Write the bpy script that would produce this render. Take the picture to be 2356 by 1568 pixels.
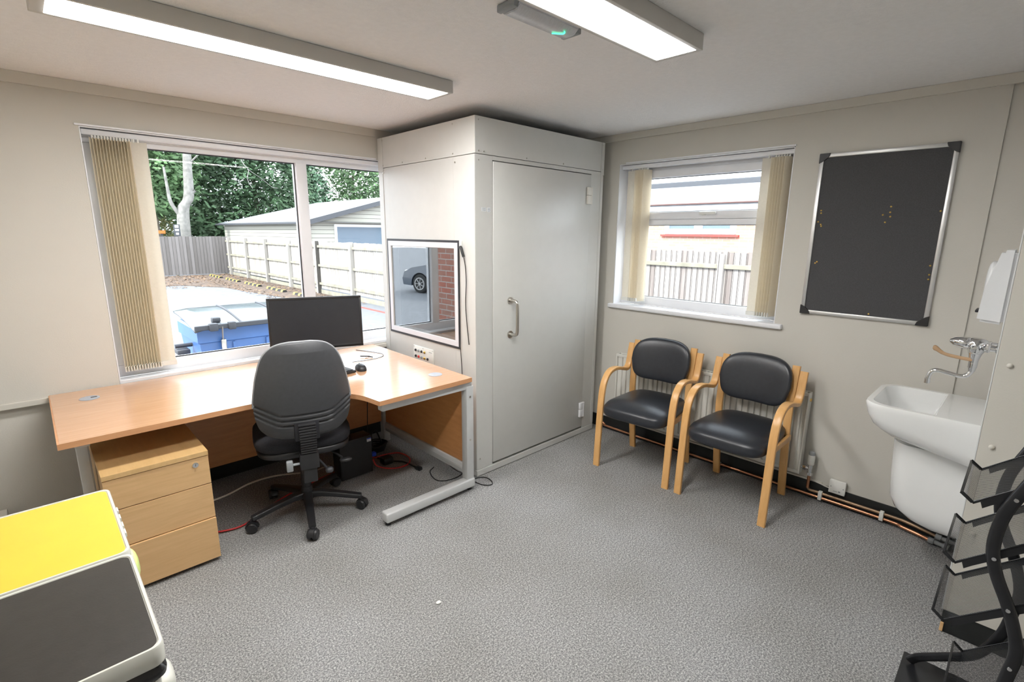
import bpy, bmesh, math, random
from mathutils import Vector, Matrix
random.seed(7)
PI = math.pi
for o in list(bpy.data.objects): bpy.data.objects.remove(o, do_unlink=True)
S = bpy.context.scene
C = S.collection

# ---------------------------------------------------------------- camera
cam_d = bpy.data.cameras.new('camera'); cam = bpy.data.objects.new('camera', cam_d); C.objects.link(cam)
cam_d.sensor_width = 36.0; cam_d.sensor_fit = 'HORIZONTAL'
cam_d.lens = 1155.076 / 2356 * 36.0
cam_d.clip_start = 0.02; cam_d.clip_end = 300
def cam_axes(yaw, pitch, roll):
    y, p, r = (math.radians(a) for a in (yaw, pitch, roll))
    f = Vector((-math.sin(y)*math.cos(p), math.cos(y)*math.cos(p), math.sin(p)))
    rt = Vector((math.cos(y), math.sin(y), 0)); up = rt.cross(f)
    return rt*math.cos(r)+up*math.sin(r), up*math.cos(r)-rt*math.sin(r), f
rt_, up_, f_ = cam_axes(-44.109, -12.134, 0.494)
M = Matrix((rt_, up_, -f_)).transposed().to_4x4(); M.translation = Vector((-3.240, -3.381, 1.545))
cam.matrix_world = M
S.camera = cam

# ---------------------------------------------------------------- sky, sun, exposure
LAMP = 29.0
W = bpy.data.worlds.new('sky'); S.world = W; W.use_nodes = True
nt = W.node_tree; bg = nt.nodes['Background']
tc = nt.nodes.new('ShaderNodeTexCoord'); nz = nt.nodes.new('ShaderNodeTexNoise'); nz.inputs['Scale'].default_value = 2.5
cr = nt.nodes.new('ShaderNodeValToRGB')
cr.color_ramp.elements[0].position = .35; cr.color_ramp.elements[0].color = (.78, .87, 1, 1)
cr.color_ramp.elements[1].position = .65; cr.color_ramp.elements[1].color = (.95, .98, 1, 1)
nt.links.new(tc.outputs['Generated'], nz.inputs['Vector']); nt.links.new(nz.outputs['Fac'], cr.inputs['Fac'])
nt.links.new(cr.outputs['Color'], bg.inputs['Color']); bg.inputs['Strength'].default_value = 4.2
sd = bpy.data.lights.new('sun', 'SUN'); sun = bpy.data.objects.new('sun', sd); C.objects.link(sun)
sd.energy = 3.8; sd.angle = math.radians(8); sd.color = (1, .96, .9)
sun.rotation_euler = Vector((1, .06, -.75)).to_track_quat('-Z', 'Y').to_euler()
S.view_settings.view_transform = 'Standard'; S.view_settings.look = 'None'
S.view_settings.gamma = 1; S.view_settings.use_curve_mapping = False
S.view_settings.exposure = 0.65

# ---------------------------------------------------------------- materials
def new_mat(name):
    m = bpy.data.materials.new(name); m.use_nodes = True
    return m, m.node_tree, m.node_tree.nodes['Principled BSDF']
def pm(name, col, rough=.5, metal=0, var=.04, scale=18, bump=0, bscale=None, spec=.5, coat=0, stretch=(1,1,1), trans=0, emis=None, estr=0):
    """procedural principled material: colour varied by noise, optional bump"""
    m, t, b = new_mat(name); N = t.nodes; L = t.links
    tc = N.new('ShaderNodeTexCoord'); mp = N.new('ShaderNodeMapping'); mp.inputs['Scale'].default_value = stretch
    L.new(tc.outputs['Object'], mp.inputs['Vector'])
    n = N.new('ShaderNodeTexNoise'); n.inputs['Scale'].default_value = scale; n.inputs['Detail'].default_value = 4
    L.new(mp.outputs['Vector'], n.inputs['Vector'])
    r = N.new('ShaderNodeValToRGB'); a = 1-var; c = 1+var
    r.color_ramp.elements[0].position = .3; r.color_ramp.elements[0].color = (col[0]*a, col[1]*a, col[2]*a, 1)
    r.color_ramp.elements[1].position = .7; r.color_ramp.elements[1].color = (min(1,col[0]*c), min(1,col[1]*c), min(1,col[2]*c), 1)
    L.new(n.outputs['Fac'], r.inputs['Fac']); L.new(r.outputs['Color'], b.inputs['Base Color'])
    b.inputs['Roughness'].default_value = rough; b.inputs['Metallic'].default_value = metal
    b.inputs['Specular IOR Level'].default_value = spec; b.inputs['Coat Weight'].default_value = coat
    if bump:
        n2 = N.new('ShaderNodeTexNoise'); n2.inputs['Scale'].default_value = bscale or scale*6; n2.inputs['Detail'].default_value = 3
        L.new(mp.outputs['Vector'], n2.inputs['Vector'])
        bp = N.new('ShaderNodeBump'); bp.inputs['Strength'].default_value = bump; bp.inputs['Distance'].default_value = .004
        L.new(n2.outputs['Fac'], bp.inputs['Height']); L.new(bp.outputs['Normal'], b.inputs['Normal'])
    if emis:
        b.inputs['Emission Color'].default_value = (*emis, 1); b.inputs['Emission Strength'].default_value = estr
    return m
def wood(name, c1, c2, stretch, rough=.32, scale=6, coat=0):
    m, t, b = new_mat(name); N = t.nodes; L = t.links
    tc = N.new('ShaderNodeTexCoord'); mp = N.new('ShaderNodeMapping'); mp.inputs['Scale'].default_value = stretch
    L.new(tc.outputs['Object'], mp.inputs['Vector'])
    n = N.new('ShaderNodeTexNoise'); n.inputs['Scale'].default_value = scale; n.inputs['Detail'].default_value = 8; n.inputs['Roughness'].default_value = .65
    n.inputs['Distortion'].default_value = .4
    L.new(mp.outputs['Vector'], n.inputs['Vector'])
    r = N.new('ShaderNodeValToRGB')
    r.color_ramp.elements[0].position = .32; r.color_ramp.elements[0].color = (*c1, 1)
    r.color_ramp.elements[1].position = .68; r.color_ramp.elements[1].color = (*c2, 1)
    L.new(n.outputs['Fac'], r.inputs['Fac']); L.new(r.outputs['Color'], b.inputs['Base Color'])
    b.inputs['Roughness'].default_value = rough; b.inputs['Coat Weight'].default_value = coat; b.inputs['Coat Roughness'].default_value = .2
    return m
def carpet_mat():
    m, t, b = new_mat('grey_carpet'); N = t.nodes; L = t.links
    tc = N.new('ShaderNodeTexCoord')
    n = N.new('ShaderNodeTexNoise'); n.inputs['Scale'].default_value = 150; n.inputs['Detail'].default_value = 8; n.inputs['Roughness'].default_value = .95
    n3 = N.new('ShaderNodeTexNoise'); n3.inputs['Scale'].default_value = 2.0; n3.inputs['Detail'].default_value = 5
    L.new(tc.outputs['Object'], n.inputs['Vector']); L.new(tc.outputs['Object'], n3.inputs['Vector'])
    r = N.new('ShaderNodeValToRGB')
    e = r.color_ramp.elements
    e[0].position = .40; e[0].color = (.075, .077, .082, 1)
    e[1].position = .585; e[1].color = (.74, .73, .72, 1)
    k = e.new(.5); k.color = (.235, .236, .240, 1)
    L.new(n.outputs['Fac'], r.inputs['Fac'])
    mx = N.new('ShaderNodeMix'); mx.data_type = 'RGBA'; mx.blend_type = 'MULTIPLY'; mx.inputs[0].default_value = 1
    r3 = N.new('ShaderNodeValToRGB'); r3.color_ramp.elements[0].position = .3; r3.color_ramp.elements[0].color = (.84, .83, .80, 1)
    r3.color_ramp.elements[1].position = .65; r3.color_ramp.elements[1].color = (1.0, 1.0, 1.0, 1)
    L.new(n3.outputs['Fac'], r3.inputs['Fac'])
    L.new(r.outputs['Color'], mx.inputs[6]); L.new(r3.outputs['Color'], mx.inputs[7]); L.new(mx.outputs[2], b.inputs['Base Color'])
    b.inputs['Roughness'].default_value = .95; b.inputs['Specular IOR Level'].default_value = .1
    bp = N.new('ShaderNodeBump'); bp.inputs['Strength'].default_value = .12; bp.inputs['Distance'].default_value = .003
    L.new(n.outputs['Fac'], bp.inputs['Height']); L.new(bp.outputs['Normal'], b.inputs['Normal'])
    return m
def glass_mat(name, tint=(1,1,1), base=.05, power=5.0):
    """thin pane: transparent with a facing-dependent mirror reflection"""
    m = bpy.data.materials.new(name); m.use_nodes = True; t = m.node_tree; N = t.nodes; L = t.links
    for n in list(N): N.remove(n)
    o = N.new('ShaderNodeOutputMaterial'); tr = N.new('ShaderNodeBsdfTransparent'); tr.inputs[0].default_value = (*tint, 1)
    gl = N.new('ShaderNodeBsdfGlossy'); gl.inputs['Roughness'].default_value = .01
    lw = N.new('ShaderNodeLayerWeight'); lw.inputs['Blend'].default_value = .5
    pw = N.new('ShaderNodeMath'); pw.operation = 'POWER'; pw.inputs[1].default_value = power
    ma = N.new('ShaderNodeMath'); ma.operation = 'MULTIPLY_ADD'; ma.inputs[1].default_value = 1-base; ma.inputs[2].default_value = base
    mx = N.new('ShaderNodeMixShader')
    L.new(lw.outputs['Facing'], pw.inputs[0]); L.new(pw.outputs[0], ma.inputs[0]); L.new(ma.outputs[0], mx.inputs[0])
    L.new(tr.outputs[0], mx.inputs[1]); L.new(gl.outputs[0], mx.inputs[2]); L.new(mx.outputs[0], o.inputs[0])
    return m
def mesh_mat(name, col, pitch=.0042, open_=.30):
    """perforated black metal: diamond holes cut by two crossed waves in object space"""
    m, t, b = new_mat(name); N = t.nodes; L = t.links
    tc = N.new('ShaderNodeTexCoord'); sp = N.new('ShaderNodeSeparateXYZ'); L.new(tc.outputs['Object'], sp.inputs[0])
    def math_(op, a, bb=None):
        n = N.new('ShaderNodeMath'); n.operation = op
        for i, v in enumerate((a, bb)):
            if v is None: continue
            if isinstance(v, (int, float)): n.inputs[i].default_value = v
            else: L.new(v, n.inputs[i])
        return n.outputs[0]
    yz = math_('MULTIPLY', sp.outputs['Z'], 1.45)
    k = 2*PI/pitch/1.6
    a = math_('SINE', math_('MULTIPLY', math_('ADD', math_('MULTIPLY', sp.outputs['X'], .8), yz), k))
    c = math_('SINE', math_('MULTIPLY', math_('SUBTRACT', math_('MULTIPLY', sp.outputs['X'], .8), yz), k))
    pr = math_('MULTIPLY', math_('ABSOLUTE', a), math_('ABSOLUTE', c))
    al = math_('LESS_THAN', pr, open_)
    L.new(al, b.inputs['Alpha'])
    b.inputs['Base Color'].default_value = (*col, 1); b.inputs['Roughness'].default_value = .4; b.inputs['Metallic'].default_value = .3
    return m
def brick_mat(name, c1, c2, mortar, axis='YZ', sc=1.0):
    m, t, b = new_mat(name); N = t.nodes; L = t.links
    tc = N.new('ShaderNodeTexCoord'); sp = N.new('ShaderNodeSeparateXYZ'); cb = N.new('ShaderNodeCombineXYZ')
    L.new(tc.outputs['Object'], sp.inputs[0]); L.new(sp.outputs[axis[0]], cb.inputs[0]); L.new(sp.outputs[axis[1]], cb.inputs[1])
    br = N.new('ShaderNodeTexBrick'); br.inputs['Color1'].default_value = (*c1, 1); br.inputs['Color2'].default_value = (*c2, 1)
    br.inputs['Mortar'].default_value = (*mortar, 1); br.inputs['Scale'].default_value = sc
    br.inputs['Brick Width'].default_value = .225; br.inputs['Row Height'].default_value = .075; br.inputs['Mortar Size'].default_value = .006
    L.new(cb.outputs[0], br.inputs['Vector']); L.new(br.outputs['Color'], b.inputs['Base Color']); b.inputs['Roughness'].default_value = .9
    return m
def plank_mat(name, c1, c2, axis='X', period=.12, gap=.06, rough=.9):
    """boards side by side: tone per board, fine grain, dark joint"""
    m, t, b = new_mat(name); N = t.nodes; L = t.links
    tc = N.new('ShaderNodeTexCoord'); sp = N.new('ShaderNodeSeparateXYZ'); L.new(tc.outputs['Object'], sp.inputs[0])
    dv = N.new('ShaderNodeMath'); dv.operation = 'DIVIDE'; dv.inputs[1].default_value = period; L.new(sp.outputs[axis], dv.inputs[0])
    fl = N.new('ShaderNodeMath'); fl.operation = 'FLOOR'; L.new(dv.outputs[0], fl.inputs[0])
    fr = N.new('ShaderNodeMath'); fr.operation = 'FRACT'; L.new(dv.outputs[0], fr.inputs[0])
    wn = N.new('ShaderNodeTexWhiteNoise'); wn.noise_dimensions = '1D'; L.new(fl.outputs[0], wn.inputs['W'])
    n = N.new('ShaderNodeTexNoise'); n.inputs['Scale'].default_value = 3; n.inputs['Detail'].default_value = 6
    mp = N.new('ShaderNodeMapping'); mp.inputs['Scale'].default_value = (6, 6, .6) if axis != 'Z' else (.6, .6, 6); L.new(tc.outputs['Object'], mp.inputs[0]); L.new(mp.outputs[0], n.inputs['Vector'])
    av = N.new('ShaderNodeMath'); av.operation = 'ADD'; L.new(wn.outputs['Value'], av.inputs[0]); L.new(n.outputs['Fac'], av.inputs[1])
    hv = N.new('ShaderNodeMath'); hv.operation = 'MULTIPLY'; hv.inputs[1].default_value = .5; L.new(av.outputs[0], hv.inputs[0])
    r = N.new('ShaderNodeValToRGB'); r.color_ramp.elements[0].position = .2; r.color_ramp.elements[0].color = (*c1, 1)
    r.color_ramp.elements[1].position = .8; r.color_ramp.elements[1].color = (*c2, 1); L.new(hv.outputs[0], r.inputs[0])
    lt = N.new('ShaderNodeMath'); lt.operation = 'LESS_THAN'; lt.inputs[1].default_value = gap; L.new(fr.outputs[0], lt.inputs[0])
    mx = N.new('ShaderNodeMix'); mx.data_type = 'RGBA'; L.new(lt.outputs[0], mx.inputs[0]); L.new(r.outputs[0], mx.inputs[6])
    mx.inputs[7].default_value = (c1[0]*.3, c1[1]*.3, c1[2]*.3, 1)
    L.new(mx.outputs[2], b.inputs['Base Color']); b.inputs['Roughness'].default_value = rough
    return m
def emit_mat(name, col, s):
    m = bpy.data.materials.new(name); m.use_nodes = True; t = m.node_tree; N = t.nodes; L = t.links
    for n in list(N): N.remove(n)
    o = N.new('ShaderNodeOutputMaterial'); e = N.new('ShaderNodeEmission'); e.inputs[0].default_value = (*col, 1); e.inputs[1].default_value = s
    L.new(e.outputs[0], o.inputs[0]); return m

m_wall = pm('cream_wall', (.64, .618, .565), .75, var=.015, scale=3, bump=.12, bscale=160)
m_ceil = pm('textured_ceiling', (.86, .85, .845), .9, var=.02, scale=40, bump=.5, bscale=130)
m_carpet = carpet_mat()
m_trim = pm('cream_gloss_trim', (.66, .635, .575), .45, var=.01)
m_upvc = pm('white_upvc', (.84, .85, .88), .3, var=.01)
m_black = pm('black_skirting', (.014, .016, .016), .5, var=.2)
m_beech = wood('beech_desk_laminate', (.62, .335, .175), (.70, .40, .225), (1, 14, 14), .22, 5, coat=1)
m_beech_e = wood('beech_edging', (.60, .30, .14), (.68, .36, .18), (1, 14, 14), .4, 5)
m_orange = wood('beech_side_panel', (.60, .28, .10), (.70, .34, .135), (14, 1.2, 10), .35, 5)
m_orangex = wood('beech_back_panel', (.60, .28, .11), (.70, .34, .14), (1.2, 14, 10), .35, 5)
m_ped = wood('pale_beech_pedestal', (.66, .415, .195), (.75, .49, .245), (1, 10, 14), .36, 5)
m_ped_top = wood('pale_beech_top', (.62, .40, .17), (.70, .47, .22), (9, 1.2, 9), .36, 5)
m_legmetal = pm('light_grey_metal', (.60, .61, .61), .4, var=.02)
m_plastic = pm('charcoal_plastic', (.055, .057, .063), .42, var=.06, scale=60, bump=.08, bscale=500)
m_plastic_d = pm('black_plastic', (.022, .022, .024), .4, var=.1)
m_fabric = pm('black_fabric', (.016, .016, .02), .95, var=.3, scale=200, bump=.3, bscale=600)
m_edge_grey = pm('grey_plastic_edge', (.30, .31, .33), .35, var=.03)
m_vinyl = pm('dark_navy_vinyl', (.020, .023, .030), .33, var=.12, scale=50, bump=.05, bscale=260, spec=.55)
m_bent = wood('bent_beech', (.70, .385, .135), (.80, .47, .19), (10, 10, 1.5), .33, 5, coat=.15)
m_booth = pm('off_white_booth_panel', (.61, .61, .585), .38, var=.012, bump=.03, bscale=300)
m_booth_dark = pm('booth_interior', (.055, .06, .065), .9, var=.2)
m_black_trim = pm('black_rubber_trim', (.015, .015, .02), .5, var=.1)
m_white_frame = pm('white_window_frame', (.70, .70, .74), .35, var=.01)
m_steel = pm('brushed_steel', (.55, .53, .49), .28, metal=1, var=.05, scale=40, stretch=(1, 1, 20))
m_chrome = pm('chrome', (.78, .79, .80), .08, metal=1, var=.02)
m_alu = pm('satin_aluminium', (.66, .66, .66), .35, metal=.7, var=.03)
m_felt = pm('charcoal_felt', (.088, .088, .092), .95, var=.12, scale=220, bump=.2, bscale=500, spec=.15)
m_brass = pm('brass_pin', (.70, .48, .14), .3, metal=.9, var=.05)
m_copper = pm('copper_pipe', (.62, .30, .17), .33, metal=.9, var=.25, scale=9)
m_copper_d = pm('tarnished_copper', (.36, .25, .16), .45, metal=.8, var=.25, scale=9)
m_clip = pm('white_plastic', (.80, .80, .76), .4, var=.02)
m_greypl = pm('grey_fitting_plastic', (.30, .32, .33), .5, var=.05)
m_rad = pm('white_radiator_enamel', (.74, .73, .68), .35, var=.01)
m_ceramic = pm('white_ceramic', (.82, .83, .82), .08, var=.006, coat=.5)
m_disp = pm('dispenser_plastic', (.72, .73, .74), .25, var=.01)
m_tan = pm('tan_lever_grip', (.55, .36, .21), .5, var=.05)
m_rackm = pm('black_rack_metal', (.026, .027, .030), .27, metal=.35, var=.1)
m_meshm = mesh_mat('perforated_black_metal', (.03, .032, .035), .0072, .22)
m_yellow = pm('yellow_lid', (.78, .56, .055), .35, var=.03, scale=8)
m_lidblack = pm('scuffed_black_lid', (.040, .037, .034), .30, var=.10, scale=30, bump=.05, bscale=200)
m_bin = pm('pale_grey_bin_plastic', (.66, .66, .60), .35, var=.02)
m_bag = pm('black_bin_bag', (.012, .012, .013), .25, var=.2, bump=.6, bscale=40)
m_bagy = pm('lime_bin_bag', (.72, .86, .30), .35, var=.1, bump=.6, bscale=40)
m_blind = pm('cream_blind_fabric', (.92, .86, .74), .9, var=.03, scale=90)
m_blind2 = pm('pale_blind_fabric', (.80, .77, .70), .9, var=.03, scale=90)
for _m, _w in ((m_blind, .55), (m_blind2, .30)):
    _t = _m.node_tree; _b = _t.nodes['Principled BSDF']; _o = _t.nodes['Material Output']
    _tr = _t.nodes.new('ShaderNodeBsdfTranslucent'); _tr.inputs[0].default_value = (.98, .94, .85, 1); _x = _t.nodes.new('ShaderNodeMixShader'); _x.inputs[0].default_value = _w
    _t.links.new(_b.outputs[0], _x.inputs[1]); _t.links.new(_tr.outputs[0], _x.inputs[2]); _t.links.new(_x.outputs[0], _o.inputs[0])
m_screen = pm('dark_screen', (.026, .028, .033), .35, var=.05)
m_red = pm('red_cable', (.62, .04, .04), .4)
m_blackcable = pm('black_cable', (.012, .012, .013), .45)
m_cream_c = pm('cream_cable', (.62, .57, .48), .5)
m_blue = pm('blue_connector', (.02, .07, .55), .4)
m_label = pm('paper_label', (.75, .77, .80), .6)
m_grommet = pm('grey_grommet', (.42, .45, .50), .4)
m_diff = emit_mat('lamp_diffuser', (1.0, .985, .96), LAMP)
m_led = emit_mat('green_led', (.05, 1, .45), 3)
m_glass = glass_mat('window_glass', (.985, .995, .99), .009)
m_bglass = glass_mat('booth_glass', (.80, .84, .86), .26, 3.0)
m_clear = pm('clear_prismatic_cover', (.62, .64, .68), .25, var=.1, scale=60, stretch=(8, 1, 1))

# ---------------------------------------------------------------- mesh helpers
SPLIT = {'bolt', 'corner_strip', 'cross_rail', 'end_cap', 'fence_post', 'headlight', 'levelling_foot', 'lid_handle', 'reflector', 'rivet', 'screw',
         'sign_marking', 'tray_arm', 'lid_rib', 'rail_post', 'roof_gutter', 'plate_marking'}
def islands(bm, pad=.002):
    """groups of vertices whose loose pieces touch"""
    seen = set(); out = []
    for v0 in bm.verts:
        if v0 in seen: continue
        st = [v0]; seen.add(v0); comp = []
        while st:
            v = st.pop(); comp.append(v)
            for e in v.link_edges:
                w = e.other_vert(v)
                if w not in seen: seen.add(w); st.append(w)
        lo = [min(v.co[i] for v in comp)-pad for i in range(3)]; hi = [max(v.co[i] for v in comp)+pad for i in range(3)]
        out.append([comp, lo, hi])
    merged = True
    while merged:
        merged = False
        for i in range(len(out)):
            for j in range(i+1, len(out)):
                a, b = out[i], out[j]
                if all(a[1][k] <= b[2][k] and b[1][k] <= a[2][k] for k in range(3)):
                    a[0] += b[0]; a[1] = [min(p, q) for p, q in zip(a[1], b[1])]; a[2] = [max(p, q) for p, q in zip(a[2], b[2])]
                    out.pop(j); merged = True; break
            if merged: break
    return [c[0] for c in out]
def link(name, bm, mat, parent=None, smooth=None, loc=None):
    if name in SPLIT:
        bm.verts.index_update(); groups = islands(bm)
        if len(groups) > 1:
            first = None
            sets = [set(v.index for v in g) for g in groups]
            for g in sets:
                c = bm.copy(); c.verts.ensure_lookup_table()
                bmesh.ops.delete(c, geom=[v for v in c.verts if v.index not in g], context='VERTS')
                o = link1(name, c, mat, parent, smooth); first = first or o
            bm.free(); return first
    return link1(name, bm, mat, parent, smooth)
def link1(name, bm, mat, parent=None, smooth=None, loc=None):
    me = bpy.data.meshes.new(name); bmesh.ops.recalc_face_normals(bm, faces=bm.faces[:]); bm.to_mesh(me); bm.free()
    me.materials.append(mat)
    if smooth is not None:
        for p in me.polygons: p.use_smooth = True
        me.set_sharp_from_angle(angle=math.radians(smooth))
    o = bpy.data.objects.new(name, me); C.objects.link(o)
    if parent is not None:
        o.parent = parent
        if parent.get('_world'):      # parts modelled in world coordinates
            o.matrix_parent_inverse = Matrix.Translation(-Vector(parent['_world']))
            o['_world'] = parent['_world']
            if parent.type == 'MESH': o.matrix_parent_inverse = Matrix.Identity(4)
    return o
def thing(name, label, cat, loc=(0,0,0), group=None, world=True):
    o = bpy.data.objects.new(name, None); C.objects.link(o); o.location = loc; o.empty_display_size = .05
    o['label'] = label; o['category'] = cat
    if group: o['group'] = group
    if world: o['_world'] = [float(c) for c in loc]
    return o
def tag(o, label, cat, group=None):
    o['label'] = label; o['category'] = cat
    if group: o['group'] = group
    return o
def part_label(o, l): o['label'] = l; return o
def struct(name, bm, mat, parent=None, smooth=None):
    o = link(name, bm, mat, parent, smooth)
    if parent is None: o['kind'] = 'structure'
    return o
def merge(bm, t):
    me = bpy.data.meshes.new('tmp'); t.to_mesh(me); t.free(); bm.from_mesh(me); bpy.data.meshes.remove(me); return bm
def NB(): return bmesh.new()
def bx(bm, x0, x1, y0, y1, z0, z1, bev=0, seg=2, rot=None):
    t = NB(); bmesh.ops.create_cube(t, size=1)
    for v in t.verts:
        v.co = Vector(((x0+x1)/2+v.co.x*(x1-x0), (y0+y1)/2+v.co.y*(y1-y0), (z0+z1)/2+v.co.z*(z1-z0)))
    if bev: bmesh.ops.bevel(t, geom=t.edges[:], offset=bev, segments=seg, affect='EDGES', profile=.5)
    if rot is not None: bmesh.ops.transform(t, matrix=rot, verts=t.verts[:])
    return merge(bm, t)
def frame_from(d):
    d = d.normalized(); a = Vector((0, 0, 1)) if abs(d.z) < .95 else Vector((1, 0, 0))
    u = d.cross(a).normalized(); return u, d.cross(u)
def cyl(bm, p0, p1, r0, r1=None, seg=20):
    r1 = r0 if r1 is None else r1; p0 = Vector(p0); p1 = Vector(p1); u, v = frame_from(p1-p0)
    A = [bm.verts.new(p0+(u*math.cos(a)+v*math.sin(a))*r0) for a in (2*PI*i/seg for i in range(seg))]
    B = [bm.verts.new(p1+(u*math.cos(a)+v*math.sin(a))*r1) for a in (2*PI*i/seg for i in range(seg))]
    for i in range(seg): bm.faces.new((A[i], A[(i+1) % seg], B[(i+1) % seg], B[i]))
    bm.faces.new(A[::-1]); bm.faces.new(B); return bm
def lathe(bm, prof, p0=(0,0,0), axis=(0,0,1), seg=24):
    """prof: (radius, distance along axis)"""
    p0 = Vector(p0); d = Vector(axis).normalized(); u, v = frame_from(d); rings = []
    for r, h in prof:
        if r < 1e-6: rings.append([bm.verts.new(p0+d*h)])
        else: rings.append([bm.verts.new(p0+d*h+(u*math.cos(2*PI*i/seg)+v*math.sin(2*PI*i/seg))*r) for i in range(seg)])
    for a, b in zip(rings, rings[1:]):
        for i in range(seg):
            j = (i+1) % seg
            if len(a) == 1 and len(b) == 1: continue
            if len(a) == 1: bm.faces.new((a[0], b[i], b[j]))
            elif len(b) == 1: bm.faces.new((a[i], a[j], b[0]))
            else: bm.faces.new((a[i], a[j], b[j], b[i]))
    if len(rings[0]) > 1: bm.faces.new(rings[0][::-1])
    if len(rings[-1]) > 1: bm.faces.new(rings[-1])
    return bm
def smooth_path(pts, n=6):
    P = [Vector(p) for p in pts]; P = [P[0]*2-P[1]]+P+[P[-1]*2-P[-2]]; out = []
    for i in range(1, len(P)-2):
        a, b, c, d = P[i-1], P[i], P[i+1], P[i+2]
        for k in range(n):
            t = k/n
            out.append(.5*((2*b)+(c-a)*t+(2*a-5*b+4*c-d)*t*t+(3*b-a-3*c+d)*t**3))
    out.append(P[-2]); return out
def sweep(bm, pts, sec, up=None):
    """sweep section (list of (u,v)) along pts; up fixes the u axis"""
    n = len(pts); rings = []; pu = None
    for i, p in enumerate(pts):
        d = (pts[min(i+1, n-1)]-pts[max(i-1, 0)])
        if d.length < 1e-9: d = Vector((0, 0, 1))
        d.normalize()
        if up is not None: u = Vector(up); u = (u-d*u.dot(d)).normalized()
        elif pu is None: u, _ = frame_from(d)
        else: u = (pu-d*pu.dot(d)).normalized()
        pu = u; v = d.cross(u)
        rings.append([bm.verts.new(p+u*a+v*b) for a, b in sec])
    m = len(sec)
    for A, B in zip(rings, rings[1:]):
        for i in range(m): bm.faces.new((A[i], A[(i+1) % m], B[(i+1) % m], B[i]))
    bm.faces.new(rings[0][::-1]); bm.faces.new(rings[-1]); return bm
def circ(r, seg=10): return [(r*math.cos(2*PI*i/seg), r*math.sin(2*PI*i/seg)) for i in range(seg)]
def rrect(w, h, r=.004, k=3):
    out = []
    for cx, cy, a0 in ((w/2-r, h/2-r, 0), (-w/2+r, h/2-r, 90), (-w/2+r, -h/2+r, 180), (w/2-r, -h/2+r, 270)):
        for i in range(k+1):
            a = math.radians(a0+90*i/k); out.append((cx+r*math.cos(a), cy+r*math.sin(a)))
    return out
def tube(bm, pts, r, seg=8, n=6, smooth=True):
    return sweep(bm, smooth_path(pts, n) if smooth else [Vector(p) for p in pts], circ(r, seg))
def prism(bm, poly, axis, a0, a1, bev=0):
    """extrude a 2D polygon along axis; poly coordinates are the other two axes in xyz order"""
    t = NB()
    def P(p, a): return {'x': (a, p[0], p[1]), 'y': (p[0], a, p[1]), 'z': (p[0], p[1], a)}[axis]
    A = [t.verts.new(P(p, a0)) for p in poly]; B = [t.verts.new(P(p, a1)) for p in poly]; n = len(poly)
    for i in range(n): t.faces.new((A[i], A[(i+1) % n], B[(i+1) % n], B[i]))
    t.faces.new(A[::-1]); t.faces.new(B)
    if bev:
        bmesh.ops.recalc_face_normals(t, faces=t.faces[:])
        bmesh.ops.bevel(t, geom=[e for e in t.edges if e.calc_face_angle(0) > .6], offset=bev, segments=2, affect='EDGES')
    return merge(bm, t)
def sellip(bm, c, rx, ry, rz, e1=.5, e2=.4, nu=40, nv=20, fn=None):
    """superellipsoid; e1 softness of profile, e2 of outline"""
    def pw(a, e): return math.copysign(abs(a)**e, a)
    rings = []
    for j in range(nv+1):
        th = -PI/2+PI*j/nv; ct = pw(math.cos(th), e1); st = pw(math.sin(th), e1)
        if j in (0, nv): pts = [Vector((0, 0, rz*st))]
        else: pts = [Vector((rx*ct*pw(math.cos(2*PI*i/nu), e2), ry*ct*pw(math.sin(2*PI*i/nu), e2), rz*st)) for i in range(nu)]
        if fn: pts = [fn(p) for p in pts]
        rings.append([bm.verts.new(p+Vector(c)) for p in pts])
    for a, b in zip(rings, rings[1:]):
        for i in range(nu):
            j = (i+1) % nu
            if len(a) == 1: bm.faces.new((a[0], b[j], b[i]))
            elif len(b) == 1: bm.faces.new((a[i], a[j], b[0]))
            else: bm.faces.new((a[i], a[j], b[j], b[i]))
    return bm
def xform(bm, m): bmesh.ops.transform(bm, matrix=m, verts=bm.verts[:]); return bm
def ring_frame(bm, axis, pos0, pos1, a0, a1, z0, z1, w, bev=0):
    """rectangular frame of bar width w; axis 'x' lies in a plane x=const, 'y' in y=const"""
    for (p0, p1, q0, q1) in ((a0, a1, z0, z0+w), (a0, a1, z1-w, z1), (a0, a0+w, z0+w, z1-w), (a1-w, a1, z0+w, z1-w)):
        if axis == 'x': bx(bm, pos0, pos1, p0, p1, q0, q1, bev)
        else: bx(bm, p0, p1, pos0, pos1, q0, q1, bev)
    return bm

# ================================================================ ROOM SHELL
H = 2.248; XL = -3.95; YB = -4.5
struct('floor', bx(NB(), XL-.2, .3, YB-.2, .3, -.12, 0), m_carpet)
struct('ceiling', bx(NB(), XL-.2, .3, YB-.2, .3, H, H+.12), m_ceil)
WX0, WX1, WZ0, WZ1 = -2.947, -.95, .738, 2.045          # big window opening
b = NB()
bx(b, XL-.2, WX0, 0, .25, .68, H); bx(b, WX1, .3, 0, .25, 0, H); bx(b, WX0, WX1, 0, .25, WZ1, H)
bx(b, WX0, WX1, 0, .25, .68, WZ0-.02); bx(b, XL-.2, WX1, .03, .25, 0, .68)
struct('wall_left', b, m_wall)
VY0, VY1, VZ0, VZ1 = -2.330, -1.153, 1.022, 2.039         # small window opening
b = NB()
bx(b, 0, .3, VY1, -.0005, 0, H); bx(b, 0, .3, -3.19, VY0, 0, H); bx(b, 0, .3, VY0, VY1, 0, VZ0-.032); bx(b, 0, .3, VY0, VY1, VZ1, H)
bx(b, .010, .3, YB, -3.19, 0, H)
struct('wall_right', b, m_wall)
struct('wall_rear', bx(NB(), XL-.2, .3, YB-.2, YB, 0, H), m_wall)
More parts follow.
